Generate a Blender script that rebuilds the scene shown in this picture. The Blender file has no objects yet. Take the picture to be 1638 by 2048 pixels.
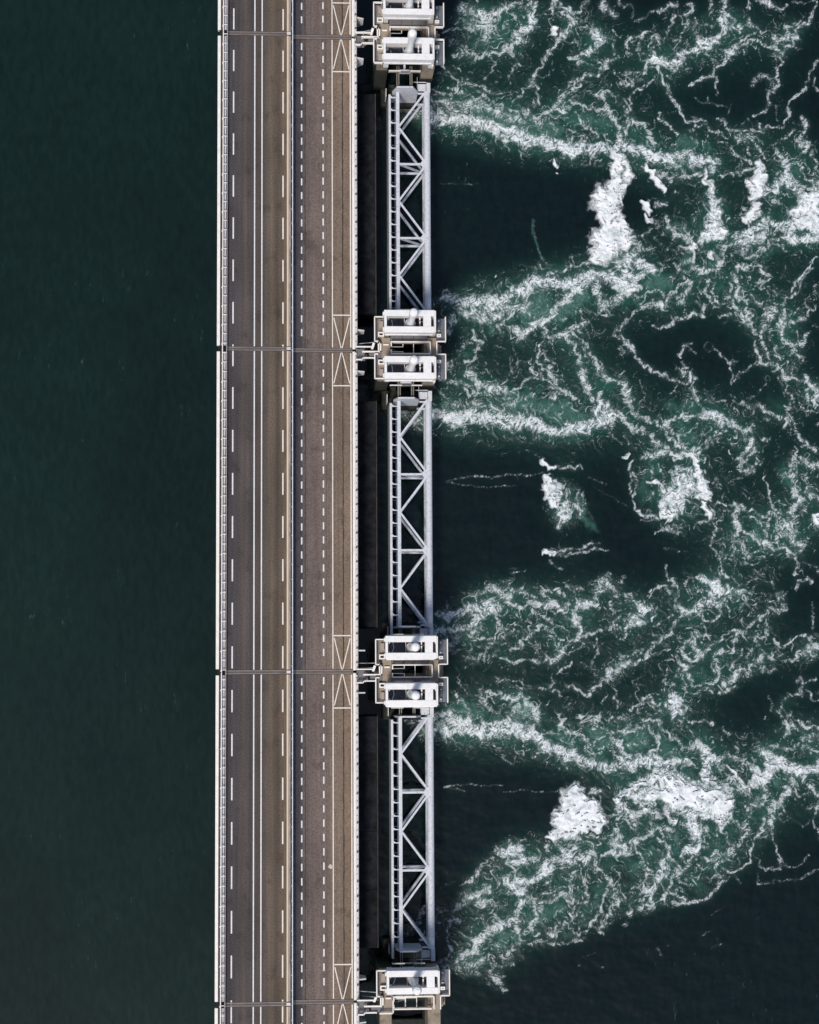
import bpy, bmesh, math, random
import numpy as np
from mathutils import Matrix, Vector

# ------------------------------------------------------------------ camera
SC = bpy.context.scene
COL = SC.collection
PW, PH, F = 1638.0, 2048.0, 3910.0          # photo size and focal length in photo pixels
NAD = (600.0, 1335.0)                       # where the plumb line under the drone falls in the photo
CAM_POS = np.array([11.546, -89.386, 270.93])
_d = np.array([NAD[0] - PW / 2, -(NAD[1] - PH / 2), -F]); _d /= np.linalg.norm(_d)
_Z = -_d
_Y = np.array([math.sin(-1.37e-4), math.cos(-1.37e-4), 0.0]); _Y = _Y - _Z * (_Y @ _Z); _Y /= np.linalg.norm(_Y)
_X = np.cross(_Y, _Z)
CAM_R = np.stack([_X, _Y, _Z])              # camera axes -> world
cam_data = bpy.data.cameras.new('camera')
cam = bpy.data.objects.new('camera', cam_data); COL.objects.link(cam)
cam_data.sensor_fit = 'AUTO'; cam_data.sensor_width = 36.0
cam_data.lens = F / PH * 36.0
cam_data.clip_start = 1.0; cam_data.clip_end = 6000.0
cam.matrix_world = Matrix([[*CAM_R[0], CAM_POS[0]], [*CAM_R[1], CAM_POS[1]], [*CAM_R[2], CAM_POS[2]], [0, 0, 0, 1]])
SC.camera = cam
SC.render.resolution_x = 819; SC.render.resolution_y = 1024

# ------------------------------------------------------------------ light
SUN_EL, SUN_AZ = math.radians(61), math.radians(207)     # azimuth clockwise from +Y (up in the picture): lower left
world = bpy.data.worlds.new('World'); SC.world = world
world.use_nodes = True
wn = world.node_tree; wn.nodes.clear()
_sky = wn.nodes.new('ShaderNodeTexSky'); _sky.sky_type = 'NISHITA'; _sky.sun_disc = False
_sky.sun_elevation = SUN_EL; _sky.sun_rotation = SUN_AZ; _sky.air_density = 1.0; _sky.dust_density = 1.5
_bg = wn.nodes.new('ShaderNodeBackground'); _bg.inputs['Strength'].default_value = 0.105
_wo = wn.nodes.new('ShaderNodeOutputWorld')
wn.links.new(_sky.outputs[0], _bg.inputs[0]); wn.links.new(_bg.outputs[0], _wo.inputs[0])
sl = bpy.data.lights.new('sun', 'SUN'); sl.energy = 3.0; sl.angle = math.radians(11); sl.color = (1.0, 0.945, 0.87)
sun = bpy.data.objects.new('sun', sl); COL.objects.link(sun)
_s = Vector((math.sin(SUN_AZ) * math.cos(SUN_EL), math.cos(SUN_AZ) * math.cos(SUN_EL), math.sin(SUN_EL)))
sun.rotation_euler = _s.to_track_quat('Z', 'Y').to_euler(); sun.location = (0, -60, 120)
vs = SC.view_settings
SC.display_settings.display_device = 'sRGB'
vs.view_transform = 'Standard'; vs.look = 'None'; vs.exposure = 0.0; vs.gamma = 1.0; vs.use_curve_mapping = False
SC.cycles.max_bounces = 6; SC.cycles.diffuse_bounces = 3; SC.cycles.glossy_bounces = 3

WATER = -13.0
def at(u, v, z):
    """world x, y of the point at height z that shows at photo pixel (u, v)"""
    d = CAM_R @ np.array([(u - PW / 2) / F, -(v - PH / 2) / F, -1.0])
    t = (z - CAM_POS[2]) / d[2]
    p = CAM_POS + t * d
    return float(p[0]), float(p[1])
def X(u, z=0.0, v=697.0): return at(u, v, z)[0]
def Yv(v, z=0.0, u=600.0): return at(u, v, z)[1]

# ------------------------------------------------------------------ helpers
class MB:
    def __init__(s): s.v = []; s.f = []; s.sm = []
    def box(s, x0, x1, y0, y1, z0, z1):
        if x0 > x1: x0, x1 = x1, x0
        if y0 > y1: y0, y1 = y1, y0
        if z0 > z1: z0, z1 = z1, z0
        n = len(s.v)
        s.v += [(x0,y0,z0),(x1,y0,z0),(x1,y1,z0),(x0,y1,z0),(x0,y0,z1),(x1,y0,z1),(x1,y1,z1),(x0,y1,z1)]
        s.f += [(n,n+3,n+2,n+1),(n+4,n+5,n+6,n+7),(n,n+1,n+5,n+4),(n+1,n+2,n+6,n+5),(n+2,n+3,n+7,n+6),(n+3,n,n+4,n+7)]
        return s
    def beam(s, p, q, w, h, up=(0,0,1)):
        p = Vector(p); q = Vector(q); d = (q - p).normalized()
        a = d.cross(Vector(up))
        if a.length < 1e-4: a = d.cross(Vector((1,0,0)))
        a.normalize(); b = a.cross(d).normalized()
        a *= w / 2; b *= h / 2; n = len(s.v)
        for c in (p, q):
            s.v += [tuple(c - a - b), tuple(c + a - b), tuple(c + a + b), tuple(c - a + b)]
        s.f += [(n,n+1,n+2,n+3),(n+7,n+6,n+5,n+4)] + [(n+i, n+4+i, n+4+(i+1)%4, n+(i+1)%4) for i in range(4)]
        return s
    def tube(s, p, q, r, k=8, r2=None):
        p = Vector(p); q = Vector(q); d = (q - p).normalized()
        a = d.cross(Vector((0,0,1)))
        if a.length < 1e-3: a = Vector((1,0,0))
        a.normalize(); b = a.cross(d).normalized(); n = len(s.v); r2 = r if r2 is None else r2
        for c, rr in ((p, r), (q, r2)):
            for i in range(k):
                t = 2 * math.pi * i / k
                s.v.append(tuple(c + a * (rr * math.cos(t)) + b * (rr * math.sin(t))))
        s.f += [(n+i, n+k+i, n+k+(i+1)%k, n+(i+1)%k) for i in range(k)]
        s.f += [tuple(n+i for i in range(k)), tuple(n+k+k-1-i for i in range(k))]
        return s
    def lathe(s, x, y, prof, k=24):
        n = len(s.v)
        for z, r in prof:
            for i in range(k):
                t = 2 * math.pi * i / k
                s.v.append((x + r * math.cos(t), y + r * math.sin(t), z))
        for j in range(len(prof) - 1):
            for i in range(k):
                s.f.append((n+j*k+i, n+j*k+(i+1)%k, n+(j+1)*k+(i+1)%k, n+(j+1)*k+i))
        m = len(prof) - 1
        s.f += [tuple(n+k-1-i for i in range(k)), tuple(n+m*k+i for i in range(k))]
        return s
    def prism(s, poly, axis, a, b):
        """poly: 2-d outline; axis 'x','y' or 'z' is the extrusion direction from a to b"""
        n = len(s.v); k = len(poly)
        for c in (a, b):
            for p in poly:
                s.v.append({'x': (c, p[0], p[1]), 'y': (p[0], c, p[1]), 'z': (p[0], p[1], c)}[axis])
        s.f += [(n+i, n+(i+1)%k, n+k+(i+1)%k, n+k+i) for i in range(k)]
        s.f += [tuple(n+k-1-i for i in range(k)), tuple(n+k+i for i in range(k))]
        return s
    def quad(s, x0, x1, y0, y1, z):
        n = len(s.v); s.v += [(x0,y0,z),(x1,y0,z),(x1,y1,z),(x0,y1,z)]; s.f.append((n,n+1,n+2,n+3)); return s
    def mesh(s, name, mat, org=(0,0,0), bevel=0.0, smooth=False):
        me = bpy.data.meshes.new(name)
        me.from_pydata([(x-org[0], y-org[1], z-org[2]) for x, y, z in s.v], [], s.f)
        bm = bmesh.new(); bm.from_mesh(me); bmesh.ops.recalc_face_normals(bm, faces=bm.faces)
        if bevel:
            eds = [e for e in bm.edges if len(e.link_faces) == 2 and e.calc_face_angle(0) > .6]
            bmesh.ops.bevel(bm, geom=eds, offset=bevel, segments=1, affect='EDGES', clamp_overlap=True)
        bm.to_mesh(me); bm.free()
        if smooth:
            me.polygons.foreach_set('use_smooth', [True] * len(me.polygons))
            try: me.set_sharp_from_angle(angle=.7)
            except Exception: pass
        me.materials.append(mat); me.update()
        return me
    def build(s, name, mat, parent=None, org=(0,0,0), loc=(0,0,0), **k):
        o = bpy.data.objects.new(name, s.mesh(name, mat, org, **k)); COL.objects.link(o)
        if parent: o.parent = parent
        o.location = loc
        return o
def put(name, mesh, parent, loc):
    o = bpy.data.objects.new(name, mesh); COL.objects.link(o); o.parent = parent; o.location = loc; return o
def thing(name, label, cat, loc, group=None):
    o = bpy.data.objects.new(name, None); COL.objects.link(o); o.location = loc; o.empty_display_size = .5
    o['label'] = label; o['category'] = cat
    if group: o['group'] = group
    return o
def tag(o, label, cat, group=None):
    o['label'] = label; o['category'] = cat
    if group: o['group'] = group
    return o
def copy_tree(o, loc, label, skip=()):
    c = o.copy(); COL.objects.link(c); c.location = loc; c['label'] = label
    for ch in list(o.children):
        if ch.name.split('.')[0] in skip or ch.get('skipkey') in skip: continue
        d = ch.copy(); COL.objects.link(d); d.parent = c
        for g in list(ch.children):
            e = g.copy(); COL.objects.link(e); e.parent = d
    return c

# ------------------------------------------------------------------ materials
def mat(name, base, rough=.6, var=.15, scale=3.0, stretch=(1,1,1), dark=None, dark_amt=0.0, dark_scale=.6, bump=0.0, metal=0.0, grain=0.0, spec=.4):
    m = bpy.data.materials.new(name); m.use_nodes = True
    nt = m.node_tree; N = nt.nodes; L = nt.links; N.clear()
    out = N.new('ShaderNodeOutputMaterial'); bs = N.new('ShaderNodeBsdfPrincipled'); L.new(bs.outputs[0], out.inputs[0])
    geo = N.new('ShaderNodeNewGeometry'); mp = N.new('ShaderNodeMapping'); mp.inputs['Scale'].default_value = stretch
    L.new(geo.outputs['Position'], mp.inputs[0])
    nz = N.new('ShaderNodeTexNoise'); nz.inputs['Scale'].default_value = scale; nz.inputs['Detail'].default_value = 6; nz.inputs['Roughness'].default_value = .65
    L.new(mp.outputs[0], nz.inputs['Vector'])
    mr = N.new('ShaderNodeMapRange'); mr.inputs['From Min'].default_value = .28; mr.inputs['From Max'].default_value = .72
    mr.inputs['To Min'].default_value = 1 - var; mr.inputs['To Max'].default_value = 1 + var; L.new(nz.outputs['Fac'], mr.inputs[0])
    mul = N.new('ShaderNodeMix'); mul.data_type = 'RGBA'; mul.blend_type = 'MULTIPLY'; mul.inputs['Factor'].default_value = 1
    mul.inputs['A'].default_value = (*base, 1); L.new(mr.outputs[0], mul.inputs['B'])
    col = mul.outputs['Result']
    if grain:
        ng = N.new('ShaderNodeTexNoise'); ng.inputs['Scale'].default_value = 6.5; ng.inputs['Detail'].default_value = 3; L.new(geo.outputs['Position'], ng.inputs['Vector'])
        gr = N.new('ShaderNodeMapRange'); gr.inputs['From Min'].default_value = .3; gr.inputs['From Max'].default_value = .7
        gr.inputs['To Min'].default_value = 1 - grain; gr.inputs['To Max'].default_value = 1 + grain; L.new(ng.outputs['Fac'], gr.inputs[0])
        m2 = N.new('ShaderNodeMix'); m2.data_type = 'RGBA'; m2.blend_type = 'MULTIPLY'; m2.inputs['Factor'].default_value = 1
        L.new(col, m2.inputs['A']); L.new(gr.outputs[0], m2.inputs['B']); col = m2.outputs['Result']
    if dark:
        n2 = N.new('ShaderNodeTexNoise'); n2.inputs['Scale'].default_value = dark_scale; n2.inputs['Detail'].default_value = 8; n2.inputs['Roughness'].default_value = .7
        L.new(mp.outputs[0], n2.inputs['Vector'])
        r2 = N.new('ShaderNodeMapRange'); r2.inputs['From Min'].default_value = .5; r2.inputs['From Max'].default_value = .68; r2.inputs['To Max'].default_value = dark_amt
        L.new(n2.outputs['Fac'], r2.inputs[0])
        mx = N.new('ShaderNodeMix'); mx.data_type = 'RGBA'; L.new(r2.outputs[0], mx.inputs['Factor']); L.new(col, mx.inputs['A']); mx.inputs['B'].default_value = (*dark, 1)
        col = mx.outputs['Result']
    L.new(col, bs.inputs['Base Color']); bs.inputs['Roughness'].default_value = rough; bs.inputs['Metallic'].default_value = metal
    bs.inputs['Specular IOR Level'].default_value = spec
    if bump:
        b = N.new('ShaderNodeBump'); b.inputs['Strength'].default_value = bump; b.inputs['Distance'].default_value = .05
        L.new(nz.outputs['Fac'], b.inputs['Height']); L.new(b.outputs[0], bs.inputs['Normal'])
    return m

M_PAINT = mat('white_paint', (.78,.765,.755), .45, .05, 1.5, dark=(.5,.45,.38), dark_amt=.35, dark_scale=1.6)
M_RAIL = mat('rail_paint', (.80,.755,.70), .45, .06, 2)
M_CYL = mat('cylinder_paint', (.82,.815,.80), .3, .03, 1)
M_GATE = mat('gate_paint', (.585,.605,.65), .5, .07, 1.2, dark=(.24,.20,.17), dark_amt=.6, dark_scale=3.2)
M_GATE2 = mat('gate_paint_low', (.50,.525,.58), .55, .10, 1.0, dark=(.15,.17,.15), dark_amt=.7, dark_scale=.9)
M_ALGAE = mat('algae_concrete', (.026,.028,.022), .8, .4, 2.5, dark=(.085,.08,.055), dark_amt=.5, dark_scale=1.8)
M_BASE = mat('algae_base', (.011,.014,.011), .8, .6, 1.6, dark=(.055,.055,.04), dark_amt=.5, dark_scale=1.8)
M_CONC = mat('warm_concrete', (.30,.245,.19), .85, .16, 1.6, dark=(.17,.12,.08), dark_amt=.6, dark_scale=.7, grain=.08)
M_SHAFT = mat('shaft_concrete', (.27,.22,.165), .9, .2, .8, (1,1,.4), dark=(.09,.08,.05), dark_amt=.8, dark_scale=.5, grain=.1)
M_EDGE = mat('edge_concrete', (.80,.77,.73), .8, .07, 1.2, dark=(.52,.46,.40), dark_amt=.4, dark_scale=.8)
M_EDGE2 = mat('parapet_concrete', (.64,.60,.575), .85, .10, 1.6, dark=(.40,.36,.33), dark_amt=.5, dark_scale=1.3)
M_GIRD = mat('girder_concrete', (.42,.40,.37), .85, .12, .6)
M_KERB = mat('kerb_concrete', (.62,.52,.40), .85, .10, 1.5, (1,.25,1), dark=(.42,.33,.22), dark_amt=.6, dark_scale=1.5)
M_DIRT = mat('gutter_dirt', (.135,.098,.068), .95, .35, 2.2, (1,.18,1), dark=(.07,.05,.035), dark_amt=.7, dark_scale=2)
M_GROOVE = mat('groove_brown', (.060,.050,.046), .9, .25, 2, (1,.2,1))  # dark brown strip between the edge beam and the guardrail
M_GRATE = mat('grating_steel', (.145,.137,.145), .6, .15, 3, grain=.22)
M_GRATE2 = mat('grating_blue', (.125,.137,.165), .6, .15, 3, grain=.25)
M_DARKFLOOR = mat('dark_floor', (.035,.036,.042), .5, .3, 2)
M_DARK = mat('dark_gap', (.012,.012,.012), .9, .3, 3)
M_STEELJ = mat('joint_steel', (.20,.165,.15), .55, .3, 3, (.35,2,1), dark=(.05,.045,.04), dark_amt=.6, dark_scale=1)
M_LINE = mat('road_paint', (.74,.68,.61), .6, .10, 3, dark=(.34,.30,.27), dark_amt=.45, dark_scale=2.4)
M_LINEW = mat('road_paint_white', (.72,.70,.69), .6, .10, 3, dark=(.33,.31,.30), dark_amt=.45, dark_scale=2.4)
M_WARMRAIL = mat('warm_rail', (.50,.455,.435), .5, .1, 2)
M_GALV = mat('galvanised', (.58,.60,.68), .4, .08, 2, metal=.0)
M_POST = mat('post_steel', (.16,.155,.16), .6, .2, 3)
M_SEAM = mat('bitumen', (.022,.018,.016), .7, .3, 2)
M_BEAM = mat('wet_shaded_concrete', (.0150,.0160,.0195), .8, .75, .9, dark=(.005,.006,.007), dark_amt=.95, dark_scale=.22, grain=.25, spec=.08)  # wet concrete with the bridge's shade put into its near-black colour
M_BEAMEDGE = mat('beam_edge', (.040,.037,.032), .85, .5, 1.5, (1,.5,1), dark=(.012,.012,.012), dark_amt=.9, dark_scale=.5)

def asphalt(name, profile, x0, x1, grain):
    """worn asphalt: longitudinal wear tracks, and any shade put into the colour, come from a ramp along x, plus streaks, patches, grain"""
    m = bpy.data.materials.new(name); m.use_nodes = True
    nt = m.node_tree; N = nt.nodes; L = nt.links; N.clear()
    out = N.new('ShaderNodeOutputMaterial'); bs = N.new('ShaderNodeBsdfPrincipled'); L.new(bs.outputs[0], out.inputs[0])
    geo = N.new('ShaderNodeNewGeometry'); sp = N.new('ShaderNodeSeparateXYZ'); L.new(geo.outputs['Position'], sp.inputs[0])
    wob = N.new('ShaderNodeTexNoise'); wob.inputs['Scale'].default_value = .25; wob.inputs['Detail'].default_value = 2; L.new(geo.outputs['Position'], wob.inputs['Vector'])
    wo = N.new('ShaderNodeMath'); wo.operation = 'MULTIPLY_ADD'; wo.inputs[1].default_value = .5; L.new(wob.outputs['Fac'], wo.inputs[0]); L.new(sp.outputs['X'], wo.inputs[2])
    mr = N.new('ShaderNodeMapRange'); mr.inputs['From Min'].default_value = x0 + .25; mr.inputs['From Max'].default_value = x1 + .25; L.new(wo.outputs[0], mr.inputs[0])
    cr = N.new('ShaderNodeValToRGB'); L.new(mr.outputs[0], cr.inputs[0])
    e = cr.color_ramp.elements
    while len(e) < len(profile): e.new(.5)
    for k, (p, c) in enumerate(profile): e[k].position = p; e[k].color = (*c, 1)
    col = cr.outputs[0]
    def mul(fac, lo, hi, a=.3, b=.7):
        nonlocal col
        r = N.new('ShaderNodeMapRange'); r.inputs['From Min'].default_value = a; r.inputs['From Max'].default_value = b
        r.inputs['To Min'].default_value = lo; r.inputs['To Max'].default_value = hi; L.new(fac, r.inputs[0])
        x = N.new('ShaderNodeMix'); x.data_type = 'RGBA'; x.blend_type = 'MULTIPLY'; x.inputs['Factor'].default_value = 1
        L.new(col, x.inputs['A']); L.new(r.outputs[0], x.inputs['B']); col = x.outputs['Result']
    def noise(scale, st, det=4):
        mp = N.new('ShaderNodeMapping'); mp.inputs['Scale'].default_value = st; L.new(geo.outputs['Position'], mp.inputs[0])
        n = N.new('ShaderNodeTexNoise'); n.inputs['Scale'].default_value = scale; n.inputs['Detail'].default_value = det; L.new(mp.outputs[0], n.inputs['Vector']); return n.outputs['Fac']
    mul(noise(2.2, (1,.02,1)), .84, 1.16)
    mul(noise(.16, (1,.6,1), 5), .82, 1.18)
    mul(noise(5.5, (1,1,1), 2), 1 - grain, 1 + grain, .34, .66)
    mul(noise(.55, (1,.7,1), 8), .72, 1.0, .30, .42)
    L.new(col, bs.inputs['Base Color']); bs.inputs['Roughness'].default_value = .85; bs.inputs['Specular IOR Level'].default_value = .25
    return m
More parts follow.
